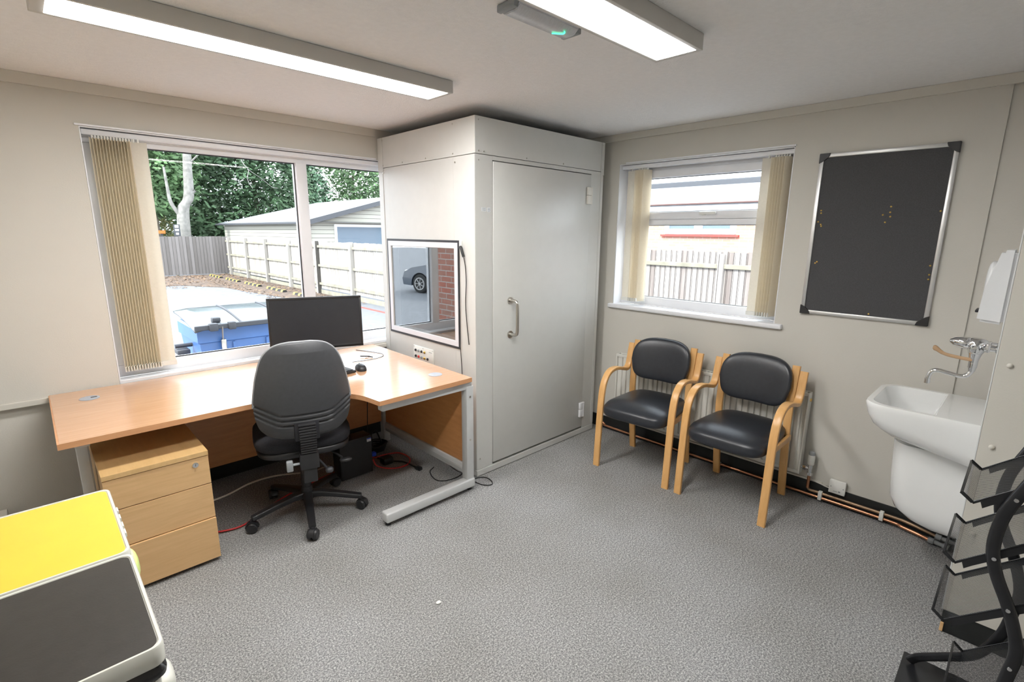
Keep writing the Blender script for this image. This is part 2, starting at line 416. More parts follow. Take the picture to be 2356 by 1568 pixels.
struct('wall_side', bx(NB(), XL-.2, XL, YB, 0, 0, H), m_wall)
b = NB(); bx(b, XL, -1.33, -.012, -.0005, H-.052, H-.001); bx(b, -.09, -.0, -.012, -.0005, H-.052, H-.001); struct('trim_1', b, m_trim)
b = NB(); bx(b, -.012, -.0005, -3.32, -.013, H-.046, H-.001); struct('trim_2', b, m_trim)
struct('trim_3', bx(NB(), XL, -.95, -.014, -.0005, .682, .712, .003), m_trim)
b = NB(); bx(b, -.008, -.0005, -3.30, -.02, 0.001, .100); struct('baseboard_right', b, m_black)
b = NB(); bx(b, XL, -1.33, .018, .029, 0.001, .10); struct('baseboard_left', b, m_black)
# white plaster bead around the big window head, sills and reveals
b = NB(); bx(b, WX0-.015, -1.33, -.010, -.0005, WZ1, WZ1+.008); struct('trim_4', b, m_upvc)
b = NB(); bx(b, -.010, -.0005, VY0-.005, VY1-.06, VZ1, VZ1+.008); struct('trim_5', b, m_upvc)
# boxed service wall carrying the basin
BX = -.80; BY = -3.332
b = NB(); bx(b, BX+.012, .009, YB+.001, BY-.004, .10, H-.001); struct('wall_boxing', b, m_wall)
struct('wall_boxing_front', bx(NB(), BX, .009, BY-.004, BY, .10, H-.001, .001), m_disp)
struct('wall_boxing_side', bx(NB(), BX, BX+.0115, YB+.001, BY-.0045, .10, H-.001, .001), m_wall)
b = NB(); bx(b, BX+.006, .002, YB+.001, BY-.006, .001, .099); struct('baseboard_boxing', b, m_black)
CAPL = {(-3.372, 1.105): 'level with the tap', (-3.372, .80): 'level with the basin rim', (-3.372, .45): 'behind the mesh trays', (-3.62, 1.105): 'at tap height, farther from the basin', (-3.62, .80): 'at rim height, farther from the basin'}
for (py, pz) in ((-3.372, 1.105), (-3.372, .80), (-3.372, .45), (-3.62, 1.105), (-3.62, .80)):
    o = link('screw_cap', lathe(NB(), [(.009, 0), (.009, .002), (.006, .006), (0, .007)], (BX-.0005, py, pz), (-1, 0, 0), 14), m_trim, smooth=50)
    tag(o, 'cream dome screw cap on the boxed wall '+CAPL[(py, pz)], 'screw cap', 'screw caps on the boxed wall')
# chipped bare wood corner of the plinth
tag(link('wood_chip', bx(NB(), BX-.001, BX+.006, BY-.0165, BY-.0055, .003, .042, .002), m_ped), 'bare chipped wood corner at the end of the black plinth', 'wood chip')

# ---------------------------------------------------------------- big window
def win_thing(name, loc):
    o = bpy.data.objects.new(name, None); C.objects.link(o); o.location = loc; o['kind'] = 'structure'; o['_world'] = [float(c) for c in loc]; return o
w1 = win_thing('window_1', (-2, .09, WZ0))
b = NB(); e = .001
FY0, FY1 = .075, .145
bx(b, WX0+e, WX1-e, FY0, FY1, 1.978, WZ1-e, .004); bx(b, WX0+e, WX1-e, FY0, FY1, WZ0, .805, .004)
bx(b, WX0+e, WX0+.065, FY0, FY1, .805, 1.978, .004); bx(b, WX1-.065, WX1-e, FY0, FY1, .805, 1.978, .004)
bx(b, -1.868, -1.800, FY0-.008, FY1, .8, 1.982, .004)
bx(b, WX0+e, WX1-e, FY0-.018, FY0, 2.005, WZ1-e, .003)
link('window_frame', b, m_upvc, w1, 40)
b = NB(); ring_frame(b, 'y', .098, .104, WX0+.065, -1.868, .805, 1.978, .006); ring_frame(b, 'y', .098, .104, -1.80, WX1-.065, .805, 1.978, .006)
link('gasket', b, m_black_trim, w1)
link('window_pane', bx(NB(), WX0+.066, -1.868, .105, .110, .806, 1.977), m_glass, w1)
link('window_pane', bx(NB(), -1.799, WX1-.066, .105, .110, .806, 1.977), m_glass, w1)
link('window_sill', bx(NB(), WX0+e, WX1-e, 0.002, FY0-.001, WZ0-.02, WZ0, .003), m_upvc, w1)
b = NB(); bx(b, WX0+e, WX0+.006, .001, FY0-.001, WZ0, WZ1-e); bx(b, WX0+.006, WX1-e, .001, FY0-.019, WZ1-.006, WZ1-e)
link('reveal_lining', b, m_upvc, w1)
# ---------------------------------------------------------------- small window
w2 = win_thing('window_2', (.13, -1.75, VZ0))
GX0, GX1 = .105, .165
b = NB()
bx(b, GX0, GX1, VY0+e, VY1-e, 1.975, VZ1-e, .004); bx(b, GX0, GX1, VY0+e, VY1-e, VZ0, 1.085, .004)
bx(b, GX0, GX1, VY0+e, VY0+.06, 1.085, 1.975, .004); bx(b, GX0, GX1, VY1-.06, VY1-e, 1.085, 1.975, .004)
bx(b, GX0, GX1, VY0+.06, VY1-.06, 1.610, 1.660, .004)
link('window_frame', b, m_upvc, w2, 40)
b = NB(); ring_frame(b, 'x', GX0-.022, GX1-.02, VY0+.05, VY1-.05, 1.650, 1.985, .050, .005)
vent = link('vent_sash', b, m_upvc, w2, 40)
b = NB(); bx(b, GX0-.036, GX0-.022, -1.80, -1.77, 1.672, 1.698, .004); bx(b, GX0-.050, GX0-.034, -1.875, -1.76, 1.676, 1.694, .006)
link('window_handle', b, m_clip, vent, 40)
link('window_pane', bx(NB(), .130, .135, VY0+.1, VY1-.1, 1.70, 1.935), m_glass, w2)
link('window_pane', bx(NB(), .130, .135, VY0+.06, VY1-.06, 1.086, 1.609), m_glass, w2)
b = NB(); ring_frame(b, 'x', .124, .129, VY0+.1, VY1-.1, 1.70, 1.935, .005); ring_frame(b, 'x', .124, .129, VY0+.06, VY1-.06, 1.085, 1.610, .005)
link('gasket', b, m_greypl, w2)
link('window_sill', bx(NB(), -.030, GX0-.001, VY0-.047, VY1+.030, VZ0-.031, VZ0, .008, 3), m_upvc, w2, 40)
# the sill horns run in front of the wall only
b = NB(); bx(b, .001, GX0-.001, VY1-.006, VY1-e, VZ0, VZ1-e); bx(b, .001, GX0-.001, VY0+e, VY0+.006, VZ0, VZ1-e); bx(b, .001, GX0-.001, VY0+e, VY1-e, VZ1-.006, VZ1-e)
link('reveal_lining', b, m_upvc, w2)

# ---------------------------------------------------------------- vertical blinds
def vane(parent, along, perp, z0, z1, ang, width=.086, along_axis='x', mat=None):
    """one fabric vane, gently curved across; ang = angle from the wall plane"""
    b = NB(); n = 6; ca, sa = math.cos(ang), math.sin(ang); L = []
    for s in (0, 1):
        for j in range(2):
            z = (z0, z1)[j]; row = []
            for i in range(n+1):
                t = (i/n-.5)*width; bow = .005*(1-(2*i/n-1)**2)
                a = t*ca-(bow+s*.0009)*sa; p = t*sa+(bow+s*.0009)*ca
                row.append(b.verts.new((along+a, perp+p, z) if along_axis == 'x' else (perp+p, along+a, z)))
            L.append(row)
    for i in range(n):
        b.faces.new((L[0][i], L[0][i+1], L[1][i+1], L[1][i])); b.faces.new((L[2][i], L[3][i], L[3][i+1], L[2][i+1]))
        b.faces.new((L[0][i], L[2][i], L[2][i+1], L[0][i+1])); b.faces.new((L[1][i], L[1][i+1], L[3][i+1], L[3][i]))
    for k in (0, n): b.faces.new((L[0][k], L[1][k], L[3][k], L[2][k]))
    v = link('vane', b, mat or m_blind, parent, 60)
    # clear weight pocket at the hem and hanger at the top
    cx, cy = (along, perp) if along_axis == 'x' else (perp, along)
    dx, dy = (ca, sa) if along_axis == 'x' else (sa, ca)
    q = NB(); sweep(q, [Vector((cx-.040*dx, cy-.040*dy, z0+.008)), Vector((cx+.040*dx, cy+.040*dy, z0+.008))], rrect(.0050, .026, .001, 1), up=(-dy, dx, 0))
    link('vane_weight', q, m_clip, v)
    q = NB(); bx(q, cx-.004, cx+.004, cy-.004, cy+.004, z1-.004, z1+.014, .001); link('vane_hanger', q, m_clip, v)
    return v
bl = thing('vertical_blind', 'cream vertical blind drawn to the left side of the large window above the desk', 'blind', (-2.9, .03, 2.03))
link('headrail', bx(NB(), WX0+.008, WX1-.01, .014, .050, 2.008, 2.034, .003), m_upvc, bl, 40)
for i in range(14):
    vane(bl, -2.898+i*.0125, .018, .790, 1.994, math.radians(68), .089)
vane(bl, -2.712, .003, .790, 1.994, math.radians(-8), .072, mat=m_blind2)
vane(bl, -2.730, -.004+.014, .790, 1.994, math.radians(10), .06)
bl2 = thing('vertical_blind', 'cream vertical blind parted to both sides of the small window over the waiting chairs', 'blind', (.05, -1.75, 2.02))
link('headrail', bx(NB(), .028, .062, VY0+.008, VY1-.008, 2.004, 2.030, .003), m_upvc, bl2, 40)
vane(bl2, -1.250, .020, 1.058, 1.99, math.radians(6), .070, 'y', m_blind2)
for i in range(6): vane(bl2, -1.298-i*.0140, .036, 1.058, 1.99, math.radians(116), .072, 'y')
for i in range(6): vane(bl2, -2.296+i*.0150, .036, 1.058, 1.99, math.radians(112), .080, 'y')
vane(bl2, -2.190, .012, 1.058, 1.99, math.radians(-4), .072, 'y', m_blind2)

# ---------------------------------------------------------------- ceiling lights
def ceiling_light(x0, x1, y0, y1, label):
    t = thing('ceiling_light', label, 'light', ((x0+x1)/2, (y0+y1)/2, H), 'ceiling light fittings')
    b = NB(); z0 = H-.056; w = .016
    bx(b, x0, x1, y0, y0+w, z0, H-.001, .002); bx(b, x0, x1, y1-w, y1, z0, H-.001, .002)
    bx(b, x0, x0+.035, y0+w, y1-w, z0, H-.001, .002); bx(b, x1-.020, x1, y0+w, y1-w, z0, H-.001, .002)
    bx(b, x0+.035, x1-.02, y0+w, y1-w, z0+.012, H-.001)
    link('housing', b, m_upvc_l, t, 40)
    link('diffuser', bx(NB(), x0+.036, x1-.021, y0+w+.001, y1-w-.001, z0+.001, z0+.0115), m_diff, t)
m_upvc_l = pm('lamp_housing', (.60, .58, .55), .45, var=.01)
ceiling_light(-3.120, -1.648, -1.322, -1.128, 'long white ceiling light fitting nearest the large window over the desk')
ceiling_light(-2.86, -1.370, -2.426, -2.236, 'white ceiling light fitting cut off by the top edge, beside the emergency light')
t = thing('emergency_light', 'small clear emergency light fitting with a green indicator on the ceiling', 'light', (-1.88, -2.11, H))
b = NB(); prism(b, [(-2.155, H-.001), (-2.155, H-.012), (-2.135, H-.028), (-2.085, H-.028), (-2.065, H-.012), (-2.065, H-.001)], 'x', -2.03, -1.74, .003)
link('cover', b, m_clear, t, 40)
b = NB(); bx(b, -2.050, -2.0305, -2.15, -2.07, H-.024, H-.001, .004); bx(b, -1.7395, -1.722, -2.15, -2.07, H-.024, H-.001, .004)
link('end_cap', b, m_greypl, t, 40)
b = NB(); tube(b, [(-1.797, -2.137, H-.030), (-1.788, -2.130, H-.031), (-1.787, -2.120, H-.031), (-1.796, -2.112, H-.031), (-1.815, -2.095, H-.030)], .0014, 6)
link('indicator', b, m_led, t)

# ---------------------------------------------------------------- audiometry booth
B0, B1, BYF, BYB, BH = -1.315, -.102, -1.082, -.016, 2.185
t = thing('sound_booth', 'tall off-white soundproof booth with an observation window and door', 'booth', ((B0+B1)/2, (BYF+BYB)/2, 0))
by0, by1, bz0, bz1 = -.930, -.093, .821, 1.498     # observation window outer
iy0, iy1, iz0, iz1 = by0+.05, by1-.05, bz0+.05, bz1-.05
b = NB()
# left side panel around the observation window opening
bx(b, B0, B0+.06, BYF+.002, iy0, .045, 1.982, .001); bx(b, B0, B0+.06, iy1, BYB, .045, 1.982, .001)
bx(b, B0, B0+.06, iy0, iy1, .045, iz0, .0); bx(b, B0, B0+.06, iy0, iy1, iz1, 1.982, .0)
DX0, DX1, DZ0, DZ1 = -1.183, -.240, .045, 1.959
bx(b, B0+.001, DX0, BYF, BYF+.06, .045, 1.982, .001); bx(b, DX1, B1, BYF, BYF+.06, .045, 1.982, .001); bx(b, DX0, DX1, BYF+.0, BYF+.06, DZ1, 1.982)
bx(b, B1-.06, B1, BYF+.06, BYB, .045, 1.982); bx(b, B0+.06, B1-.06, BYB-.06, BYB, .045, 1.982)
link('body', b, m_booth, t)
b = NB(); bx(b, B0-.002, B1+.002, BYF-.002, BYB, 1.985, BH, .002)
link('roof_band', b, m_booth, t)
b = NB(); bx(b, B0-.003, B1+.002, BYF-.004, BYB, .004, .044, .002)
link('plinth', b, m_booth, t)
b = NB()   # corner posts and edge flanges
bx(b, B0-.003, B0-.0005, BYF+.0005, BYF+.052, .05, 1.98); bx(b, B0-.003, B0-.0005, BYB-.055, BYB, .05, 1.957)
bx(b, B1-.028, B1+.001, BYF-.003, BYF-.0005, .05, 1.957)
bx(b, B1-.030, B1+.004, BYF-.005, BYF-.0025, 1.96, BH-.002); bx(b, B0-.005, B0-.0025, BYB-.065, BYB, 1.96, BH-.002)
link('corner_strip', b, m_booth, t)
door = link('door', bx(NB(), DX0+.004, DX1-.004, BYF-.004, BYF+.05, DZ0+.016, DZ1-.006, .002), m_booth, t, 40)
b = NB(); bx(b, DX0+.002, DX1-.002, BYF+.052, BYF+.058, DZ0+.001, DZ1-.001)
link('door_seal', b, m_black_trim, t)
b = NB()
for zc in (1.125, .905):
    cyl(b, (-1.036, BYF-.004, zc), (-1.036, BYF-.012, zc), .024, .024, 24)
pts = [(-1.036, BYF-.010, 1.125), (-1.036, BYF-.045, 1.125), (-1.036, BYF-.064, 1.118), (-1.036, BYF-.072, 1.098), (-1.036, BYF-.073, 1.015), (-1.036, BYF-.072, .932), (-1.036, BYF-.064, .912), (-1.036, BYF-.045, .905), (-1.036, BYF-.010, .905)]
tube(b, pts, .0105, 12, 5); part_label(link('door_handle', b, m_steel, door, 45), 'brushed steel D handle')
for zc in (1.808, .207):
    b = NB()
    bx(b, -.292, -.250, BYF-.022, BYF-.0045, zc-.058, zc+.002, .003); bx(b, -.292, -.250, BYF-.022, BYF-.0045, zc+.004, zc+.058, .003)
    cyl(b, (-.250, BYF-.016, zc-.058), (-.250, BYF-.016, zc+.058), .009, .009, 12)
    link('door_hinge', b, m_trim if zc > 1 else m_upvc, door, 40)
# screws on bands
b = NB()
for (x, z) in ((-1.29, 2.165), (-1.29, 2.0), (-1.25, 2.0), (-.9, 1.998), (-.55, 1.998), (-.12, 2.165), (-.12, 2.0), (-1.29, 1.95), (-1.29, .12)):
    cyl(b, (x, BYF-.0022, z), (x, BYF-.0055, z), .0045, .004, 8)
for (y, z) in ((-.88, 2.165), (-.88, 2.0), (-.60, 2.0), (-.33, 2.0), (-.08, 2.165), (-.08, 2.0), (-.08, 1.95), (-.90, 1.95)):
    cyl(b, (B0-.0022, y, z), (B0-.0055, y, z), .0045, .004, 8)
link('screw', b, m_steel, t)
# printed labels beside the door
b = NB(); bx(b, -1.268, -1.232, BYF-.0015, BYF-.0003, 1.668, 1.690); bx(b, -1.224, -1.200, BYF-.0015, BYF-.0003, 1.665, 1.690)
lab = link('sticker', b, m_label, t)
b = NB()
for k in range(4): bx(b, -1.264, -1.238+(k % 2)*.004, BYF-.0019, BYF-.0016, 1.671+k*.0048, 1.673+k*.0048)
for k in range(4): bx(b, -1.221, -1.204+(k % 2)*.003, BYF-.0019, BYF-.0016, 1.669+k*.0048, 1.671+k*.0048)
link('print', b, m_greypl, lab)
b = NB(); ring_frame(b, 'x', B0-.006, B0-.0005, by0, by1, bz0, bz1, .014, .001)
link('window_seal', b, m_black_trim, t)
b = NB(); ring_frame(b, 'x', B0-.006, B0-.0005, by0+.0145, by1-.0145, bz0+.0145, bz1-.0145, .034, .001)
link('window_surround', b, m_white_frame, t)
link('window_glass', bx(NB(), B0+.002, B0+.006, iy0+.001, iy1-.001, iz0+.001, iz1-.001), m_bglass, t)
b = NB(); bx(b, B0+.062, B1-.062, BYF+.06, BYB-.062, .05, .06); bx(b, B1-.075, B1-.062, BYF+.062, BYB-.062, .06, 1.97); bx(b, B0+.062, B1-.08, BYB-.075, BYB-.062, .06, 1.97); bx(b, B0+.062, B1-.08, BYF+.062, BYF+.07, .06, 1.97)
link('inner_lining', b, m_booth_dark, t)
# jack plate
jp = thing('jack_plate', 'white wall plate with two rows of coloured sockets under the booth window', 'wall plate', (B0-.006, -.515, .72))
link('plate', bx(NB(), B0-.006, B0-.0005, -.636, -.396, .660, .765, .0015), m_clip, jp, 40)
jc = [m_black_trim, m_red, m_greypl, m_brass, m_black_trim, m_black_trim, m_greypl, m_plastic_d, m_brass]
for k in range(9):
    col, row = (k % 5, 0) if k < 5 else (k-5, 1)
    y = -.425-col*.036; z = .690+row*.042
    b = lathe(NB(), [(.0095, 0), (.0095, .004), (.006, .008), (.003, .008), (.003, .004), (0, .004)], (B0-.006, y, z), (-1, 0, 0), 12)
    link('socket', b, jc[k], jp, 50)
b = NB()
for y in (-.405, -.515, -.627): cyl(b, (B0-.006, y, .757), (B0-.008, y, .757), .003, .003, 8)
bx(b, B0-.0072, B0-.0061, -.622, -.585, .741, .744); link('plate_marking', b, m_greypl, jp)
# hanging lead and connector beside the booth window
lead = thing('hanging_lead', 'thin black lead with a plug hooked beside the booth window', 'cable', (B0-.02, -.96, 1.45))
link('hook', bx(NB(), B0-.016, B0-.001, -.962, -.945, 1.462, 1.500, .003), m_clip, lead, 40)
b = NB(); tube(b, [(B0-.012, -.955, 1.462), (B0-.016, -.968, 1.45), (B0-.016, -.978, 1.425), (B0-.013, -.985, 1.402)], .009, 8); link('plug', b, m_blackcable, lead, 60)
b = NB(); tube(b, [(B0-.012, -.985, 1.40), (B0-.012, -1.000, 1.34), (B0-.012, -1.006, 1.25), (B0-.012, -.999, 1.15), (B0-.012, -1.000, 1.08), (B0-.012, -1.010, .99), (B0-.010, -1.020, .90), (B0-.008, -1.022, .868)], .0028, 6)
tube(b, [(B0-.012, -.955, 1.470), (B0-.018, -.940, 1.44), (B0-.018, -.938, 1.36), (B0-.019, -.940, 1.2), (B0-.019, -.946, 1.12), (B0-.019, -.938, 1.02), (B0-.018, -.942, .90), (B0-.012, -.945, .80), (B0-.008, -.950, .66), (B0-.008, -.956, .40), (B0-.008, -.98, .10), (B0-.02, -1.02, .006)], .0024, 6)
link('wire', b, m_blackcable, lead, 60)

# ---------------------------------------------------------------- desk
DZ = .722; DT = .025
t = thing('corner_desk', 'L-shaped beech laminate office desk with grey metal frame under the large window', 'desk', (-2.3, -.5, 0))
poly = [(-3.238, -.016), (-3.242, -.836), (-2.56, -.836)]
poly += [(p.x, p.y) for p in smooth_path([(-2.50, -.838, 0), (-2.36, -.855, 0), (-2.24, -.895, 0), (-2.16, -.950, 0), (-2.105, -1.02, 0), (-2.075, -1.10, 0), (-2.060, -1.222, 0)], 4)]
poly += [(-1.452, -1.205), (-1.430, -.016)]
b = NB(); prism(b, poly, 'z', DZ-DT, DZ-.0008)
top = link('desk_top', b, m_beech_e, t)
b = NB(); prism(b, [(min(-1.426, max(-3.234, x)), y) for x, y in poly], 'z', DZ-.0007, DZ)
link('desk_surface', b, m_beech, top)
def grommet(x, y, notch):
    g = link('cable_port', lathe(NB(), [(.041, DZ), (.041, DZ+.002), (.036, DZ+.0035), (0, DZ+.0035)], (x, y, 0), (0, 0, 1), 32), m_grommet, top, 40)
    if notch: link('port_slot', bx(NB(), x+.005, x+.030, y-.009, y+.006, DZ+.0032, DZ+.0040), m_black_trim, g)
grommet(-3.092, -.205, True); grommet(-1.572, -1.010, False)
def c_leg(name, pts):
    pass
b = NB(); yl = -1.165
bx(b, -1.478, -1.425, yl-.02, yl+.030, .062, .665, .004); leg_r = link('leg_upright', b, m_legmetal, t, 40)
b = NB(); bx(b, -2.035, -1.425, yl-.032, yl+.025, .024, .078, .008, 3); foot_r = link('foot_bar', b, m_legmetal, t, 40)
link('top_bar', bx(NB(), -2.025, -1.435, yl-.018, yl+.028, .648, DZ-DT-.001, .004), m_legmetal, t, 40)
b = NB()
for x in (-2.012, -1.448): cyl(b, (x, yl, .001), (x, yl, .024), .015, .012, 14)
link('levelling_foot', b, m_black_trim, foot_r, 40)
b = NB()
for z in (.60, .33): cyl(b, (-1.452, yl-.020, z), (-1.452, yl-.023, z), .006, .006, 10)
link('bolt', b, m_steel, leg_r)
b = NB(); bx(b, -1.462, -1.444, yl+.032, -.21, .170, DZ-DT-.001, .001); link('modesty_panel', b, m_orange, t)
b = NB(); bx(b, -1.474, -1.440, yl+.032, -.215, .105, .168, .004); bx(b, -1.477, -1.474, yl+.032, -.215, .130, .145)
link('cable_rail', b, m_legmetal, t, 40)
b = NB(); bx(b, -1.475, -1.425, -.20, -.150, .012, DZ-DT-.001, .003); link('corner_post', b, m_legmetal, t, 40)
b = NB(); bx(b, -3.12, -1.48, -.178, -.160, .170, DZ-DT-.001, .001); link('modesty_panel', b, m_orangex, t)
# left cantilever frame
b = NB(); bx(b, -3.185, -3.145, -.60, -.52, .05, .655, .004); link('leg_upright', b, m_legmetal, t, 40)
link('foot_bar', bx(NB(), -3.188, -3.140, -.76, -.12, .012, .05, .006), m_legmetal, t, 40)
link('top_bar', bx(NB(), -3.190, -3.140, -.735, -.12, .655, DZ-DT-.001, .004), m_legmetal, t, 40)

# ---------------------------------------------------------------- pedestal
px0, px1, pyf, pyb, pz = -3.132, -2.748, -.877, -.265, .562
px0 = -3.133
t = thing('drawer_pedestal', 'three-drawer pale beech pedestal pushed under the left end of the desk', 'drawer unit', ((px0+px1)/2, -.56, 0))
b = NB(); bx(b, px0+.004, px1-.004, pyf+.020, pyb, .035, .5395, .001); link('carcass', b, m_ped, t)
link('pedestal_top', bx(NB(), px0, px1, pyf-.004, pyb-.002, .540, pz, .0015), m_ped_top, t)
for (z0, z1, pr, lk) in ((.402, .5375, 0, True), (.230, .3985, 0, False), (.022, .2265, .008, False)):
    d = link('drawer', bx(NB(), px0+.001, px1-.001, pyf-pr, pyf+.0185, z0, z1, .0012), m_ped, t)
    if lk:
        k = link('drawer_lock', lathe(NB(), [(.012, 0), (.012, .005), (.009, .006), (0, .006)], (px1-.055, pyf, .507), (0, -1, 0), 20), m_chrome, d, 40)
        link('keyhole', bx(NB(), px1-.0562, px1-.0538, pyf-.0068, pyf-.006, .502, .512), m_black_trim, k)
for x in (px0+.05, px1-.05):
    for y in (pyf+.06, pyb-.05):
        b = NB(); cyl(b, (x-.008, y, .018), (x+.008, y, .018), .017, .017, 14); link('castor', b, m_plastic_d, t, 40)

# ---------------------------------------------------------------- monitor
t = thing('monitor', 'black flat computer monitor, switched off, standing on the desk', 'monitor', (-1.95, -.26, DZ))
mw, mh = .542, .322
A = Vector((-2.235, -.25, 0)); Bv = Vector((-1.731, -.45, 0)); mid = (A+Bv)/2; ang = math.atan2(Bv.y-A.y, Bv.x-A.x)
MM = Matrix.Translation((mid.x, mid.y, .992)) @ Matrix.Rotation(ang, 4, 'Z') @ Matrix.Rotation(math.radians(-3), 4, 'X')
b = NB(); bx(b, -mw/2, mw/2, 0.0, .020, -mh/2, mh/2, .005, 3); bx(b, -.16, .16, .020, .045, -.10, .11, .01, 2)
xform(b, MM); cs = link('casing', b, m_plastic_d, t, 40)
b = NB(); ring_frame(b, 'y', -.004, -.0002, -mw/2+.001, mw/2-.001, -mh/2+.001, mh/2-.001, .013, .001); bx(b, -mw/2+.001, mw/2-.001, -.004, -.0002, -mh/2+.001, -mh/2+.020, .001)
xform(b, MM); link('bezel', b, m_plastic_d, cs, 40)
b = NB(); bx(b, -mw/2+.014, mw/2-.014, -.0015, -.0001, -mh/2+.02, mh/2-.014); xform(b, MM); link('screen', b, m_screen, t)
b = NB(); bx(b, -.035, .035, .046, .075, -.255, .05, .006, 2); xform(b, Matrix.Translation((mid.x, mid.y, .992)) @ Matrix.Rotation(ang, 4, 'Z')); link('stand_neck', b, m_plastic_d, t, 40)
b = NB(); bx(b, -.12, .12, -.07, .12, -.2695, -.256, .006, 2); xform(b, Matrix.Translation((mid.x, mid.y, .992)) @ Matrix.Rotation(ang, 4, 'Z')); link('stand_base', b, m_plastic_d, t, 40)

# ---------------------------------------------------------------- keyboard, mouse, pen, cable on desk
t = thing('keyboard', 'slim black keyboard on the desk behind the office chair', 'keyboard', (-2.1, -.60, DZ))
KM = Matrix.Translation((-1.900, -.585, DZ)) @ Matrix.Rotation(math.radians(5), 4, 'Z')
b = NB(); bx(b, -.435, 0, -.075, .075, .001, .016, .004, 2); xform(b, KM); link('base', b, m_plastic_d, t, 40)
b = NB()
for r in range(5):
    for c in range(14):
        x1 = -.015-c*.029; y0 = -.062+r*.025
        bx(b, x1-.025, x1, y0, y0+.021, .0165, .021)
xform(b, KM); ks = link('keys', b, m_plastic, t); ks['kind'] = 'stuff'
t = thing('computer_mouse', 'black computer mouse beside the keyboard', 'mouse', (-1.872, -.60, DZ))
b = NB(); sellip(b, (0, 0, .0), .031, .055, .034, .8, .8, 24, 12)
for v in b.verts: v.co.z = max(v.co.z, .0)
xform(b, Matrix.Translation((-1.842, -.615, DZ+.001)) @ Matrix.Rotation(math.radians(-12), 4, 'Z')); body = link('shell', b, m_plastic_d, t, 60)
b = NB(); cyl(b, (-.003, .028, .028), (.003, .028, .028), .008, .008, 12); xform(b, Matrix.Translation((-1.842, -.615, DZ+.001)) @ Matrix.Rotation(math.radians(-12), 4, 'Z')); link('scroll_wheel', b, m_greypl, t, 40)
b = NB(); tube(b, [(-1.62, -.12, DZ+.003), (-1.56, -.27, DZ+.003), (-1.545, -.36, DZ+.003), (-1.59, -.42, DZ+.003), (-1.68, -.44, DZ+.003), (-1.80, -.42, DZ+.003)], .0022, 6)
tag(link('desk_cable', b, m_blackcable, smooth=60), 'thin dark cable curling across the desk top behind the monitor', 'cable')
b = NB(); tube(b, [(-1.70, -.335, DZ+.010), (-1.665, -.365, DZ+.009), (-1.640, -.395, DZ+.005)], .004, 6); tube(b, [(-1.672, -.350, DZ+.006), (-1.640, -.348, DZ+.005)], .003, 6)
tag(link('cable_clip', b, m_plastic_d, smooth=60), 'tiny dark clip lying on the desk beside the monitor', 'clip')

# ---------------------------------------------------------------- office chair
OC = Vector((-2.270, -.742, 0))
t = thing('office_chair', 'black armless swivel office chair with charcoal plastic back shell, turned to the desk', 'chair', (0, 0, 0), world=False)
# five-star base (local: chair faces +y)
base = NB()
cyl(base, (0, 0, .085), (0, 0, .135), .036, .030, 24)
arm_angles = [math.radians(36+16)+2*PI*k/5 for k in range(5)]
for k, a in enumerate(arm_angles):
    d = Vector((math.cos(a), math.sin(a), 0)); path = [Vector((d.x*r, d.y*r, z)) for r, z in ((.02, .112), (.08, .112), (.16, .100), (.24, .085), (.292, .076))]
    n = len(path); sec0 = rrect(.050, .036, .010, 3); side = Vector((-d.y, d.x, 0)); rings = []
    for i, p in enumerate(path):
        s_ = 1-.30*i/(n-1); rings.append([base.verts.new(p+side*u*s_+Vector((0, 0, v*s_))) for u, v in sec0])
    for A_, B_ in zip(rings, rings[1:]):
        for i in range(len(sec0)): base.faces.new((A_[i], A_[(i+1) % len(sec0)], B_[(i+1) % len(sec0)], B_[i]))
    base.faces.new(rings[-1])
star = link('star_base', base, m_plastic_d, t, 45)
for k, a in enumerate(arm_angles):
    d = Vector((math.cos(a), math.sin(a), 0)); c = d*.295; s = Vector((math.cos(a+1.1), math.sin(a+1.1), 0))
    b = NB()
    for sg in (-1, 1): lathe(b, [(.006, 0), (.026, .001), (.028, .005), (.028, .016), (.024, .021), (.010, .022), (0, .020)], c+s*sg*.004+Vector((0, 0, .029)), s*sg, 18)
    cyl(b, c+Vector((0, 0, .028)), c+Vector((0, 0, .070)), .008, .008, 10)
    h = NB(); q = s.cross(Vector((0, 0, 1)))
    sweep(b, [c+Vector((0, 0, .029))+q*.031*math.cos(v)+Vector((0, 0, .031*math.sin(v))) for v in [PI*i/10 for i in range(11)]], [(.012, -.002), (.012, .002), (-.012, .002), (-.012, -.002)], up=s)
    h.free(); link('castor', b, m_plastic_d, star, 45)
b = NB(); cyl(b, (0, 0, .135), (0, 0, .28), .026, .026, 20); cyl(b, (0, 0, .28), (0, 0, .39), .014, .014, 16)
cyl(b, (0, 0, .135), (0, 0, .16), .031, .029, 20); link('gas_column', b, m_plastic_d, t, 40)
b = NB(); bx(b, -.075, .075, -.13, .13, .385, .425, .01, 2); bx(b, -.030, .030, -.245, -.10, .330, .405, .008, 2); bx(b, -.11, .11, -.02, .03, .39, .41, .004)
link('mechanism', b, m_plastic_d, t, 40)
def seatfn(p):
    z = p.z
    if z > 0: z += .010*math.cos(p.x*6)-(.012 if p.y < -.1 else 0)
    if p.y > .12: z -= (p.y-.12)*.22
    return Vector((p.x, p.y, z))
b = NB(); sellip(b, (0, .010, .488), .240, .235, .050, .55, .55, 48, 16, seatfn); link('seat', b, m_fabric, t, 60)
b = NB(); sellip(b, (0, .010, .440), .232, .228, .030, .45, .55, 48, 12, seatfn); link('seat_pan', b, m_plastic_d, t, 60)
